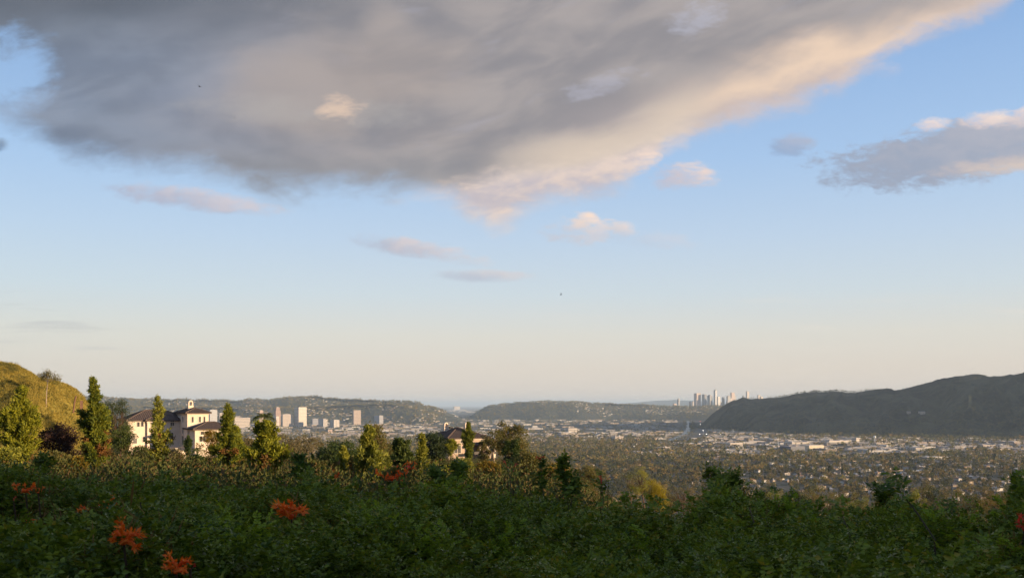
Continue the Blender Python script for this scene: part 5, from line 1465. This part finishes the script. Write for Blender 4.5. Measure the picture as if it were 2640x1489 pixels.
G2 = 'distant downtown skyscrapers'; YD = 15500
D = [(1747, 1749, 1753, 1026, 'dark', 'box', 'lone thin tower left of the downtown cluster'), (1777, 1779, 1783, 1034, 'rose', 'box', 'short tower left of the wide rose skyscraper'), (1784, 1786, 1789, 1033, 'pinkgrid', 'box', 'short pale tower touching the wide rose skyscraper'),
     (1791, 1796, 1808, 1013, 'rose', 'flat', 'wide rose lit skyscraper at the left of the downtown cluster'), (1811, 1816, 1823, 1016, 'dark', 'flat', 'dark square skyscraper second from the cluster left'),
     (1825, 1830, 1838, 1017, 'dark', 'box', 'dark skyscraper with rounded shoulder left of the tallest tower'), (1841, 1844, 1849, 1003, 'glass', 'crown', 'tallest downtown skyscraper with stepped round crown'),
     (1848, 1851, 1858, 1022, 'glass', 'flat', 'grey slab leaning on the tallest downtown skyscraper'), (1862, 1865, 1869, 1023, 'dark', 'flat', 'narrow grey skyscraper in the gap right of the tallest'),
     (1874, 1876, 1885, 1019, 'dark', 'box', 'dark skyscraper left of the bright topped one'), (1884, 1886, 1895, 1011, 'rose', 'flat', 'bright topped rose skyscraper above the mountain tip'),
     (1890, 1893, 1899, 1019, 'dark', 'flat', 'dark slab right of the bright topped skyscraper'), (1876, 1879, 1887, 1026, 'white', 'flat', 'bright cream slab low in front of the cluster'),
     (1872, 1873, 1877, 1034, 'rose', 'flat', 'stubby rose block at the mountain tip'), (1914, 1916, 1919, 1018, 'dark', 'box', 'thin dark tower just over the mountain tip'),
     (1924, 1926, 1932, 1007, 'pinkgrid', 'sail', 'tall pale tower with slanted sail crown and spire'), (1953, 1955, 1962, 1018, 'pinkgrid', 'flat', 'pale block behind the mountain ridge right of the sail tower'),
     (1960, 1962, 1968, 1022, 'white', 'flat', 'low pale block behind the mountain ridge, rightmost of downtown'), (1855, 1857, 1861, 1034, 'glass', 'flat', 'low grey block at the foot of the tallest skyscraper'), (1735, 1737, 1746, 1040, 'rose', 'flat', 'low rose block left of the lone thin tower')]
for a, b, c, tp, mt, cap, lab in D: tower(a, b, c, tp, YD+rng.uniform(-500, 500), mt, lab, cap=cap, name='skyscraper', cat='skyscraper', group=G2)

# ------------------------------------------------------------------ single buildings one can point at
def bld(px0, px1, top, base, mat, label, depth=40, name='commercial_building', cat='building', rz=0.30, wing=0.0, roofbox=True):
    Y = floorY(base); W = (px1-px0)/F*Y; z = (base-top)/F*Y
    t = empty(name, ((px0+px1)/2*Y/F-CX*Y/F, Y+depth*0.4, 0), label, cat); t.rotation_euler = (0, 0, rz)
    m = MB(); W = W*0.93; m.box((0, 0, -1), (W, depth, z+1))
    if wing: m.box((-W*0.5-W*wing/2-0.003, 0, -1), (W*wing, depth*0.8, z*0.6+1))
    m.build('wall', FM[mat], t)
    r = MB(); r.box((0, 0, z+0.004), (W*0.985, depth*0.985, 0.35))
    if roofbox: r.box((W*0.2, 0, z+0.36), (W*0.16, depth*0.3, z*0.18)); r.box((-W*0.25, 3, z+0.36), (W*0.1, depth*0.25, z*0.12))
    r.build('roof', M['flat_roof'], t)
    return t
bld(1926, 1940, 1129, 1137, 'tan', 'small amber lit cubic building at the mountain foot', 40)
bld(2074, 2122, 1147, 1160, 'garage', 'open sided parking garage with rows of dark bays', 60, 'parking_garage', 'garage', roofbox=False)
bld(2026, 2072, 1150, 1163, 'dark', 'dark low block left of the open parking garage', 70)
bld(2030, 2086, 1139, 1148, 'white', 'white flat block behind the dark low block', 60)
bld(2124, 2196, 1135, 1144, 'white', 'long bright cream studio building at the mountain foot', 60)
bld(2203, 2214, 1128, 1142, 'white', 'bright narrow stair tower building beside the cream studio', 30)
bld(2376, 2432, 1177, 1187, 'white', 'long bright white shed alone in the belt at right', 45, roofbox=False)
bld(1873, 1912, 1141, 1151, 'white', 'bright block below the amber lit cubic building', 60)
bld(1832, 1850, 1138, 1144, 'white', 'pale low roofed block under the river mouth', 50)
bld(1698, 1726, 1152, 1161, 'white', 'bright white house block in the wooded quarter', 35, wing=0.3)
bld(1684, 1712, 1167, 1175, 'tan', 'yellow lit low flats below the bright white house block', 22)
bld(2342, 2400, 1212, 1219, 'white', 'pale yellow row building among trees right of the leaning stem', 22)
bld(2368, 2402, 1230, 1237, 'tan', 'peach lit block under the pale yellow row building', 22)
bld(2524, 2544, 1231, 1237, 'tan', 'small peach house block near the right edge', 18)
bld(2250, 2262, 1240, 1253, 'pinkgrid', 'tall small cream house among trees left of the leaning stem', 12)
bld(1580, 1606, 1124, 1135, 'pinkgrid', 'grey plant building with bays left of the river bridge', 50)
bld(1460, 1486, 1102, 1116, 'white', 'shaded white building in the middle of the far town', 60)
bld(1440, 1482, 1114, 1120, 'white', 'long shaded white shed below the shaded white building', 60)
bld(1160, 1180, 1072, 1082, 'white', 'shaded pale block left of the middle hill', 60)
bld(2336, 2344, 1060, 1064, 'white', 'small pale box halfway up the dark mountain, left of two', 18, rz=0.1) if False else None
for a, b, lab in ((2336, 2344, 'small pale building halfway up the dark mountain, left of the pair'), (2366, 2381, 'wider pale building halfway up the dark mountain, right of the pair')):
    aa = (a+b)/2; tt = np.linspace(0.15, 0.95, 400); q = mt_point(np.full(400, aa), tt); pr = HY-(q[:, 2]-CZ)/q[:, 1]*F
    q = q[int(np.argmin(np.abs(pr-1064)))]; Y = q[1]; W = (b-a)/F*Y
    t = empty('hilltop_building', (q[0], Y, q[2]), lab, 'building', 'pale buildings on the dark mountain')
    m = MB(); m.box((0, -14, -12), (W, 14, 12+4.2/F*Y)); m.build('wall', FM['pinkgrid'], t)
    m = MB(); m.box((0, -14, 4.2/F*Y+0.01), (W*1.05, 15, 1.0)); m.build('roof', M['tower_roof'], t)

# water tower, masts
Y = floorY(1141); t = empty('water_tower', ((2255-CX)/F*Y, Y, 0), 'white water tower on a thin stem in front of the mountain foot', 'water tower')
zt = CZ+(HY-1122)/F*Y
M['white_paint'] = plain('white_paint', (0.72, 0.71, 0.70), (0.62, 0.61, 0.60), 0.3, 0.6, 0.3)
m = MB(); m.tube([(0,0,-1), (0,0,zt*0.35), (0,0,zt*0.62)], [2.0, 1.4, 1.4], 10); m.build('stem', M['white_paint'], t)
m = MB(); m.tube([(0,0,zt*0.60), (0,0,zt*0.68), (0,0,zt*0.82), (0,0,zt*0.95), (0,0,zt)], [1.4, 5, 6.4, 5, 0.6], 14); m.build('tank', M['white_paint'], t, smooth=True)
def mast(px, top, base, label, w=1.1):
    Y = floorY(base); z = CZ+(HY-top)/F*Y
    t = empty('mast', ((px-CX)/F*Y, Y, 0), label, 'mast', 'tall masts on the valley floor')
    m = MB(); m.tube([(0,0,-1), (0,0,z*0.5), (0,0,z)], [w, w*0.8, w*0.5], 6); m.build('pole', M['white_paint'], t)
    m = MB(); m.box((0, 0, z-2.4), (w*4.2, 1.2, 2.0), 0.3); m.build('head', M['white_paint'], t)
mast(2006, 1130, 1160, 'tall pale mast in front of the mountain, left of the parking garage')
mast(1635, 1148, 1160, 'thin white mast rising from the wooded quarter')
mast(1890, 1106, 1120, 'pale little mast with wide head by the freeway')
mast(1782, 1082, 1090, 'thin pole beside the far end of the river')

# street lamps along the freeway, and car lights stood on poles like them
lg = bpy.data.materials.new('street_light_glow'); lg.use_nodes = True
lg.node_tree.nodes['Principled BSDF'].inputs['Emission Color'].default_value = (1, 0.92, 0.8, 1); lg.node_tree.nodes['Principled BSDF'].inputs['Emission Strength'].default_value = 6
lr = bpy.data.materials.new('tail_light_glow'); lr.use_nodes = True
lr.node_tree.nodes['Principled BSDF'].inputs['Emission Color'].default_value = (1, 0.15, 0.1, 1); lr.node_tree.nodes['Principled BSDF'].inputs['Emission Strength'].default_value = 5
for i, (p0, q0, mm) in enumerate([(1804, 1118, lg), (1821, 1118, lg), (1843, 1118, lg), (1858, 1118, lg), (1881, 1118.5, lg), (1904, 1119, lg), (1813, 1109, lg), (1975, 1132, lg), (1937, 1122.5, lg), (1810, 1126.5, lr), (1832, 1126.5, lr), (1805, 1085, lr), (1806, 1092, lg)]):
    Y = 5200 if q0 > 1100 else 6700; pt = at(p0, q0, Y)
    t = empty('street_lamp', (pt.x, pt.y, 0), ('red car light on a pole' if mm is lr else 'white glowing street lamp')+' at the mountain foot by the freeway', 'lamp', 'lamps lit along the freeway'+(' in red' if mm is lr else ''))
    m = MB(); m.tube([(0,0,-1), (0,0,pt.z)], 0.4, 5); m.build('pole', M['white_paint'], t)
    m = MB(); m.tube([(0,0,pt.z-1.0), (0,0,pt.z), (0,0,pt.z+1.0)], [0.8, 1.5, 0.8], 6); m.build('lamp_head', mm, t)
# ------------------------------------------------------------------ the flowering hedge in front of the viewer
def hedge_top(x, y):
    """upper surface of the hedge, relative to the eye"""
    u = x/np.maximum(y, 1.0); A_ = CX+u*F
    line = interp(A_, [(-400, 1204), (0, 1206), (200, 1212), (300, 1216), (430, 1232), (600, 1236), (760, 1230), (860, 1240), (1000, 1262), (1060, 1248), (1150, 1222), (1230, 1236), (1300, 1266), (1400, 1248), (1500, 1272), (1640, 1292), (1760, 1296), (1800, 1284), (1860, 1240), (1930, 1286), (2050, 1314), (2200, 1320), (2290, 1272), (2400, 1306), (2500, 1336), (2570, 1326), (2640, 1268), (2760, 1262), (3200, 1290)])
    r = -(line+36-HY)/F
    z = -0.53+(r*10+0.53)*(y-2.5)/7.5
    z = np.where(y > 10, r*10+(y-10)*(r-0.007), z)
    b = fbm(x*1.35, y*1.35, 3)*1.0+fbm(x*0.6+7, y*0.6, 2)*0.42
    f2 = fbm(x*0.85+3, y*0.85+1, 2)+fbm(x*3.1, y*3.1+5, 2)*0.12
    z = z-0.52*np.exp(-(f2/0.065)**2)*np.clip(1.25-y*0.05, 0.4, 1)       # clefts between neighbouring shrubs
    return z+b*np.clip(0.62+0.012*y, 0, 0.8)-0.08
M['hedge'] = leafmat('hedge_leaf', (0.038, 0.074, 0.010), (0.195, 0.235, 0.025), (0.27, 0.22, 0.030), 0.55, 0.22, 0.45, 0.22, 0.10, fine=3.0)
M['fern'] = leafmat('pale_frond', (0.16, 0.24, 0.02), (0.26, 0.32, 0.03), None, 0.7, 0.3, 0.5, 0.2)
M['dry_sprig'] = leafmat('dry_sprig', (0.16, 0.09, 0.03), (0.24, 0.15, 0.05), None, 0.7, 0.15, 0.8, 0.1)
M['hedge_stem'] = plain('hedge_stem', (0.05, 0.045, 0.02), (0.08, 0.05, 0.03), 8, 0.8, 0.2)

def leaflets(mb, base, direc, n_pairs, length, size, rg, droop=0.35):
    """compound leaves: base (m,3), direc (m,3) -> paired pointed leaflets along an arching rachis"""
    m = len(base); d = unit(direc)
    up = np.array([0, 0, 1.0]); side = unit(np.cross(d, up)+1e-4); nrm = np.cross(side, d)
    s = np.concatenate([np.repeat(np.linspace(0.35, 0.92, n_pairs), 2), [1.0]])
    sg = np.concatenate([np.tile([-1, 1], n_pairs), [0]])
    L = length[:, None, None]
    pos = base[:, None, :]+d[:, None, :]*s[None, :, None]*L+nrm[:, None, :]*(0.25*np.sin(s*2.0)-droop*s*s)[None, :, None]*L
    dd = d[:, None, :]*(0.55+0.45*(sg == 0))[None, :, None]+side[:, None, :]*sg[None, :, None]*0.95-up*0.18+rg.normal(size=pos.shape)*0.16
    k = m*len(s); dd = unit(dd.reshape(k, 3)); pos = pos.reshape(k, 3)
    nn = np.repeat(nrm, len(s), 0)+rg.normal(size=(k, 3))*0.22
    w = unit(np.cross(dd, nn)); nn = np.cross(w, dd)
    l = (np.repeat(size, len(s))*rg.uniform(0.75, 1.2, k))[:, None]; b = l*0.30
    q1 = pos+dd*l*0.42; tip = pos+dd*l-nn*l*0.10
    V = np.stack([pos, q1+w*b+nn*l*0.06, tip, q1-w*b+nn*l*0.06], 1).reshape(-1, 3); a = np.arange(k)*4
    # two triangles share the midrib so every leaflet is creased
    mb.add(V, np.concatenate([np.c_[a, a+1, a+2], np.c_[a, a+2, a+3]]))

def sprays(p, up, rg, leaves=7, L=0.26, rl=0.13, size=0.042, pairs=3, mb=None, st=None, tilt=0.5):
    """shoots from points p; each carries opposite compound leaves"""
    n = len(p); ax = unit(up+rg.normal(size=(n, 3))*tilt); ln = L*rg.uniform(0.6, 1.3, n)
    for k in range(leaves):
        f = (k+1)/leaves; ph = k*2.3+rg.random(n)*0.8
        e1 = unit(np.cross(ax, rg.normal(size=(n, 3))*0.01+[1, 0.2, 0.1])); e2 = np.cross(ax, e1)
        out = e1*np.cos(ph)[:, None]+e2*np.sin(ph)[:, None]
        d = out*(1.0-0.55*f)+ax*(0.25+0.9*f)
        leaflets(mb, p+ax*(ln*f)[:, None], d, pairs, rl*rg.uniform(0.7, 1.15, n)*(1.05-0.35*f), size*rg.uniform(0.8, 1.15, n), rg)
    if st is not None:
        for i in range(n): st.tube([p[i]-ax[i]*0.25, p[i]+ax[i]*ln[i]], [0.005, 0.003], 3)

rg = np.random.default_rng(202)
hb = MB()
def scatter(n, y0, y1, pw=1.0):
    y = y0+(y1-y0)*rg.random(n)**pw; x = y*rg.uniform(-0.64, 0.64, n)
    return x, y
for n, y0, y1, leaves, pairs, L, rl, sz, dep in ((5200, 2.5, 4.6, 8, 3, 0.17, 0.085, 0.027, 0.10), (7000, 4.6, 7.2, 7, 3, 0.19, 0.095, 0.031, 0.12), (8000, 7.2, 10.5, 6, 3, 0.22, 0.12, 0.044, 0.14), (10500, 10.5, 24, 5, 2, 0.27, 0.15, 0.062, 0.18)):
    x, y = scatter(n, y0, y1, 0.8)
    vig = rg.random(n)**2.5                                     # a few shoots outgrow their neighbours
    z = hedge_top(x, y)-np.abs(rg.normal(size=n))*dep-L*1.05+vig*0.16
    sprays(np.c_[x, y, z+CZ], np.array([0.0, -0.25, 1.0]), rg, leaves, L, rl, sz, pairs, hb, None, 0.45)
    m_ = n//3                                                   # the hedge runs on beyond both sides of the view
    y = rg.uniform(y0-1.2, y1, m_); x = (y*0.64+rg.random(m_)*4.0)*rg.choice([-1, 1], m_)
    z = hedge_top(x, np.maximum(y, 1.5))-np.abs(rg.normal(size=m_))*dep-L
    sprays(np.c_[x, y, z+CZ], np.array([0.0, -0.25, 1.0]), rg, leaves-1, L*1.2, rl*1.3, sz*1.5, pairs, hb, None, 0.5)
# deeper, larger, sparser foliage that closes the gaps
for n, y0, y1, sz in ((3000, 2.3, 8, 0.045), (4000, 8, 24, 0.085)):
    x, y = scatter(n, y0, y1, 0.8); z = hedge_top(x, y)-rg.uniform(0.55, 1.0, n)
    sprays(np.c_[x, y, z+CZ], np.array([0.0, -0.1, 0.8]), rg, 4, 0.2, 0.15, sz, 2, hb, None, 0.7)
tag(hb.build('hedge_foliage', M['hedge']), kind='stuff')
# pale feathery plants and dry sprigs mixed into it
for name, mt, spots_ in (('pale_fronds', 'fern', [(600, 1400, 70), (560, 1372, 40), (2470, 1420, 90), (2540, 1440, 70), (1800, 1372, 50), (2010, 1330, 60), (1110, 1400, 40), (1650, 1440, 60), (2350, 1360, 60), (1180, 1262, 80), (1300, 1440, 50), (960, 1340, 50)]),
                         ('dry_sprigs', 'dry_sprig', [(330, 1390, 60), (90, 1270, 80), (752, 1335, 60), (250, 1310, 50), (90, 1350, 40), (1010, 1290, 70), (1960, 1310, 40), (2600, 1390, 50)])):
    fb = MB()
    for px_, py_, w__ in spots_:
        u0 = (px_-CX)/F; ys_ = np.linspace(2.8, 16, 400); zz = hedge_top(u0*ys_, ys_); k_ = np.where(zz >= -(py_-HY)/F*ys_)[0]
        Y_ = ys_[k_[0]] if len(k_) else 14.0
        n_ = 26; r_ = w__/F*Y_
        xx = u0*Y_+rg.normal(size=n_)*r_*0.6; yy_ = Y_+rg.normal(size=n_)*r_*0.8
        pz = hedge_top(xx, yy_)-0.16+CZ
        if mt == 'fern': sprays(np.c_[xx, yy_, pz], np.array([0.1, -0.2, 1.0]), rg, 7, 0.19, 0.12, 0.026, 4, fb, None, 0.6)
        else:
            d_ = rg.normal(size=(n_*8, 3))*0.7+[0, 0, 0.8]
            blades(fb, np.repeat(np.c_[xx, yy_, pz+0.08], 8, 0)+rg.normal(size=(n_*8, 3))*0.06, d_, rg.uniform(0.05, 0.13, n_*8), 0.004+0.007*rg.random(n_*8), 0, 0.1, rg)
    tag(fb.build(name, M[mt]), kind='stuff')
sb = MB()
x, y = scatter(700, 2.6, 12)
for i in range(700):
    z = float(hedge_top(x[i], y[i]))+CZ; g0 = float(terr(x[i], y[i]))+CZ
    b_ = rg.normal(size=2)*0.25
    sb.tube([(x[i]+b_[0], y[i]+b_[1], max(g0, z-1.2)), (x[i]+b_[0]*0.4, y[i]+b_[1]*0.3, z-0.5), (x[i], y[i], z-0.06)], [0.012, 0.008, 0.003], 4)
tag(sb.build('hedge_twigs', M['hedge_stem']), kind='stuff')

# ---- tall shoots that stand above the hedge
def on_hedge(px, py, y0=3.0, y1=18.0):
    u = (px-CX)/F; ys = np.linspace(y0, y1, 600); z = hedge_top(u*ys, ys); ray = -(py-HY)/F*ys
    k = np.where(z >= ray)[0]
    Y = ys[k[0]] if len(k) else y1-1
    return Vector((u*Y, Y, CZ-(py-HY)/F*Y))
def shoot(pts, Y, label, leaves=60, size=0.05, rl=0.13, plume=False, name='tall_shoot'):
    """a woody stem through photo pixels pts at depth Y, with compound leaves along its upper part"""
    P_ = [at(a, b, Y+0.15*i) for i, (a, b) in enumerate(pts)]
    o = P_[0].copy(); t = empty(name, o, label, 'plant shoot', 'shoots rising above the hedge')
    Q_ = np.array([tuple(p-o) for p in P_])
    m = MB(); m.tube([Q_[0]-[0, 0, 0.5]]+list(Q_), list(np.linspace(0.009, 0.003, len(Q_)+1)), 5); m.build('stem', M['hedge_stem'], t)
    f = MB(); r2 = np.random.default_rng(int(pts[0][0]))
    s = r2.uniform(0.25 if not plume else 0.0, 1, leaves)*(len(Q_)-1); i = np.minimum(s.astype(int), len(Q_)-2); w = (s-i)[:, None]
    p = Q_[i]*(1-w)+Q_[i+1]*w; d = r2.normal(size=(leaves, 3))+(Q_[i+1]-Q_[i])*1.2/np.linalg.norm(Q_[i+1]-Q_[i], axis=1)[:, None]
    leaflets(f, p, d, 3, rl*r2.uniform(0.6, 1.2, leaves), size*r2.uniform(0.8, 1.2, leaves), r2)
    f.build('leaves', M['hedge'], t)
    return t
shoot([(1404, 1300), (1398, 1250), (1394, 1182)], 11, 'upright leafy shoot tipped by a red blossom, right of the drooping eucalyptus', 40)
shoot([(1552, 1330), (1556, 1285), (1549, 1230)], 10, 'upright shoot with red brown spike beside the bare dirt bank', 26)
shoot([(1858, 1340), (1846, 1280), (1832, 1222)], 12, 'left upright branch of the tallest dark shrub mound', 90, 0.06, 0.16)
shoot([(1872, 1340), (1884, 1280), (1896, 1226)], 12, 'right upright branch of the tallest dark shrub mound', 90, 0.06, 0.16)
shoot([(1850, 1340), (1862, 1282), (1864, 1228)], 11.6, 'middle branch of the tallest dark shrub mound', 90, 0.06, 0.16)
shoot([(2410, 1390), (2360, 1315), (2318, 1262), (2310, 1228)], 6, 'long dark leaning stem with feathery tip in front of the valley', 14, 0.05, 0.12)
shoot([(2300, 1340), (2272, 1270), (2286, 1262)], 9, 'short bent shoot left of the long leaning stem', 50, 0.055)
shoot([(2190, 1370), (2166, 1318), (2160, 1298)], 6, 'thin sparse shoot between the dead branch and the leaning stem', 10, 0.045)
shoot([(2610, 1350), (2616, 1300), (2628, 1248)], 9, 'leafy shoot at the far right margin', 70, 0.06, 0.15)
shoot([(2460, 1360), (2452, 1320), (2440, 1290)], 8, 'small shoot in front of the right hand shrub mound', 26, 0.045)
shoot([(1180, 1275), (1176, 1240), (1186, 1205)], 13, 'leafy branch rising below the second mansion', 80, 0.07, 0.17)
shoot([(1150, 1275), (1136, 1246), (1122, 1222)], 13, 'leaning branch left of the one below the second mansion', 60, 0.07, 0.17)
shoot([(1362, 1300), (1330, 1240), (1323, 1205)], 12, 'thin stalk carrying a pink bud, right of its pair', 8, 0.04)
shoot([(1318, 1300), (1316, 1235), (1309, 1200)], 12, 'thin stalk carrying a pink red bud, left of its pair', 8, 0.04)
shoot([(1946, 1352), (1936, 1320), (1930, 1305)], 7, 'thin pale dry stem leaning in the hedge', 4, 0.03)
shoot([(770, 1270), (776, 1215), (772, 1190)], 14, 'leafy branch below the grey eucalyptus with bare trunks', 70, 0.07, 0.17)
shoot([(120, 1260), (112, 1215), (118, 1182)], 14, 'leafy branch below the dark purplish bush', 60, 0.07, 0.17)

shoot([(1466, 1310), (1458, 1245), (1453, 1188)], 12, 'dark narrow shoot standing against the valley, right of the red blossom', 90, 0.06, 0.15)
shoot([(1470, 1310), (1478, 1270), (1486, 1238)], 12, 'short leafy side shoot beside the dark narrow shoot', 60, 0.06, 0.15)
# ---- orange trumpet flowers
def flowmat(name, a, b):
    m, p = newmat(name)
    g = X.nt.nodes.new('ShaderNodeNewGeometry')
    c = mix(ramp(X(g.outputs['Random Per Island'])*0.6+noise(objco(), 30, 2)*0.4, 0.2, 0.8), (*a, 1), (*b, 1))
    X.put(p.inputs['Base Color'], c); p.inputs['Roughness'].default_value = 0.5
    tr = X.nt.nodes.new('ShaderNodeBsdfTranslucent'); X.put(tr.inputs['Color'], c)
    ms = X.nt.nodes.new('ShaderNodeMixShader'); ms.inputs[0].default_value = 0.35
    X.nt.links.new(p.outputs[0], ms.inputs[1]); X.nt.links.new(tr.outputs[0], ms.inputs[2]); X.nt.links.new(ms.outputs[0], X.nt.nodes['Material Output'].inputs[0])
    return m
M['orange_petal'] = flowmat('orange_petal', (0.92, 0.14, 0.008), (0.96, 0.25, 0.012))
M['red_petal'] = flowmat('red_petal', (0.70, 0.05, 0.03), (0.85, 0.09, 0.04))
M['pink_petal'] = flowmat('pink_petal', (0.80, 0.07, 0.06), (0.85, 0.12, 0.10))
def trumpet(mb, p, d, L, r, rg, lobes=5):
    """a curved tube that flares into five lobes with stamens"""
    d = np.array(d)/np.linalg.norm(d); s = np.cross(d, [0.2, 0.3, 1]); s /= np.linalg.norm(s); n_ = np.cross(s, d)
    pts = [p+d*L*t+n_*L*0.16*math.sin(t*2.6) for t in (0, 0.25, 0.5, 0.75, 1)]
    mb.tube(pts, [r*0.25, r*0.42, r*0.62, r*0.9, r*0.95], 7)
    e = pts[-1]; dd = (pts[-1]-pts[-2]); dd /= np.linalg.norm(dd)
    a = np.arange(lobes)*6.283/lobes+rg.random()
    o = np.cos(a)[:, None]*s+np.sin(a)[:, None]*n_
    blades(mb, e+o*r*0.6-dd*r*0.3, o*0.8+dd*0.75, L*0.42, r*1.7, 0, 0.15, rg)
    blades(mb, np.repeat(e[None], 3, 0), dd+rg.normal(size=(3, 3))*0.12, L*0.5, r*0.22, 0, 0.1, rg)
def cluster(px, py, w, n, label, mat='orange_petal', dirs=None, lift=0.0, Y=None, up=0.75, seed=0, spread=0.08, fat=0.052):
    """w: width in photo pixels"""
    rg = np.random.default_rng(int(px)+seed)
    p = at(px, py+w*0.18, Y) if Y else on_hedge(px, py+w*0.18)
    if not Y: p = at(px, py+w*0.18, p.y*0.93)          # the truss stands clear of the leaves
    Y = p.y; W = w/F*Y
    t = empty('flower_cluster', p+Vector((0, -0.05, lift)), label, 'flower', 'orange trumpet flowers on the hedge')
    m = MB(); st = MB()
    st.tube([(0, 0.06, -0.35), (0, 0.02, -0.1), (0, 0, 0.0)], [0.006, 0.005, 0.004], 5)
    for k in range(n):
        if dirs is not None and k < len(dirs): a, l = dirs[k]; d = np.array([math.cos(math.radians(a)), rg.uniform(-0.6, 0.1), math.sin(math.radians(a))])
        else: a = rg.uniform(-0.2, 3.3); l = rg.uniform(0.6, 1.0); d = np.array([math.cos(a), rg.uniform(-0.9, 0.4), math.sin(a)*up+0.1])
        trumpet(m, np.array([rg.normal()*spread*W, rg.normal()*0.02, rg.normal()*spread*0.4*W]), d, W*0.46*l*(1-spread), W*fat, rg)
    m.tube([(0, 0, -0.10*W), (0, 0, 0.0), (0, 0, 0.06*W)], [0.05*W, (0.08+spread*0.4)*W, 0.04*W], 7)
    st.build('stalk', M['hedge_stem'], t); m.build('petals', M[mat], t)
    return t
cluster(335, 1372, 92, 15, 'bright orange spreading flower cluster in the dark hedge, lower left', dirs=[(96, 1.3), (88, 1.1), (28, 1.25), (18, 1.2), (-14, 1.2), (-22, 1.1), (160, 0.9), (40, 1.0)])
cluster(468, 1450, 74, 14, 'deep red orange flower cluster at the bottom left of the photo', dirs=[(115, 1.3), (100, 1.2), (30, 1.2), (55, 1.0), (10, 1.0)])
cluster(756, 1312, 80, 15, 'bright orange flower cluster with one long upright finger, below the broad pine', dirs=[(140, 1.3), (132, 1.35), (85, 1.0), (20, 1.1), (12, 1.2), (60, 0.9)])
cluster(286, 1296, 42, 7, 'orange trumpet cluster left of centre left, right half of a split pair', dirs=[(70, 1.4), (60, 1.2), (150, 1.0)])
cluster(236, 1303, 34, 4, 'single flat orange trumpet pointing left beside the split pair', dirs=[(195, 1.5), (188, 1.3)])
cluster(108, 1262, 22, 4, 'small orange trumpet upper left, right of the rusty twig patch', dirs=[(60, 1.3), (75, 1.2)])
cluster(76, 1252, 56, 12, 'rusty orange flower patch under the leftmost pine', 'orange_petal', up=0.5, spread=0.3, fat=0.04)
cluster(46, 1284, 14, 2, 'tiny pink red bud near the left margin', 'pink_petal', dirs=[(60, 1.5)])
cluster(87, 1338, 30, 5, 'small dull orange cluster at left, below the rusty flower patch', dirs=[(20, 1.2), (5, 1.0)])
cluster(865, 1225, 26, 6, 'narrow upright orange cluster left of the yellow green pine', dirs=[(95, 1.5), (80, 1.4), (60, 1.0)], Y=30)
cluster(1012, 1222, 58, 24, 'orange flower bush around the bare orange lit trunk', Y=37, up=0.9, spread=0.36, fat=0.04)
cluster(1060, 1196, 44, 9, 'orange sprig right of the bare lit trunk', Y=37, dirs=[(20, 1.2), (35, 1.3)], seed=3, spread=0.3, fat=0.045)
cluster(1044, 1201, 20, 3, 'single pink red blossom above the orange flower bush', 'pink_petal', Y=36.5, dirs=[(15, 1.6), (25, 1.2)])
cluster(516, 1198, 16, 3, 'tiny orange blossom below the mansion terrace', Y=20)
cluster(370, 1284, 16, 3, 'faint amber blossom right of the split orange pair')
cluster(1392, 1178, 22, 4, 'red blossom on top of the upright leafy shoot', 'red_petal', Y=11.3, dirs=[(160, 1.2), (20, 1.2)], lift=0)
cluster(1309, 1200, 22, 1, 'left pink red bud of the pair before the drooping eucalyptus', 'pink_petal', Y=12.3, dirs=[(115, 1.9)], lift=0)
cluster(1323, 1208, 22, 1, 'right pink bud of the pair before the drooping eucalyptus', 'pink_petal', Y=12.3, dirs=[(62, 1.9)], lift=0)
cluster(1549, 1240, 22, 4, 'dark red brown flower spike against the valley', 'red_petal', Y=10.3, dirs=[(95, 1.7), (85, 1.4), (100, 1.1), (70, 0.8)], lift=0)
cluster(1567, 1232, 10, 2, 'speck of red blossom right of the dark red flower spike', 'red_petal', Y=10.5, dirs=[(50, 1.4)], lift=0)
cluster(2628, 1350, 50, 9, 'dim orange red cluster cut by the right edge', 'red_petal', dirs=[(110, 1.4), (95, 1.4), (80, 1.2)])
cluster(504, 1454, 20, 3, 'short red trumpet right of the deep red orange cluster', 'red_petal', dirs=[(60, 1.3)])
# ------------------------------------------------------------------ the air
hz = MB().box((0, 60000, -3), (330000, 210000, CZ+3+255))
hm = bpy.data.materials.new('haze'); hm.use_nodes = True
X.nt = hm.node_tree
X.nt.nodes.clear()
ho = X.nt.nodes.new('ShaderNodeOutputMaterial'); hv = X.nt.nodes.new('ShaderNodeVolumePrincipled')
hv.inputs['Color'].default_value = (0.60, 0.775, 1.0, 1)
hv.inputs['Density'].default_value = 3.0e-5
hv.inputs['Anisotropy'].default_value = 0.0
X.nt.links.new(hv.outputs[0], ho.inputs['Volume'])
tag(hz.build('haze', hm), kind='stuff')
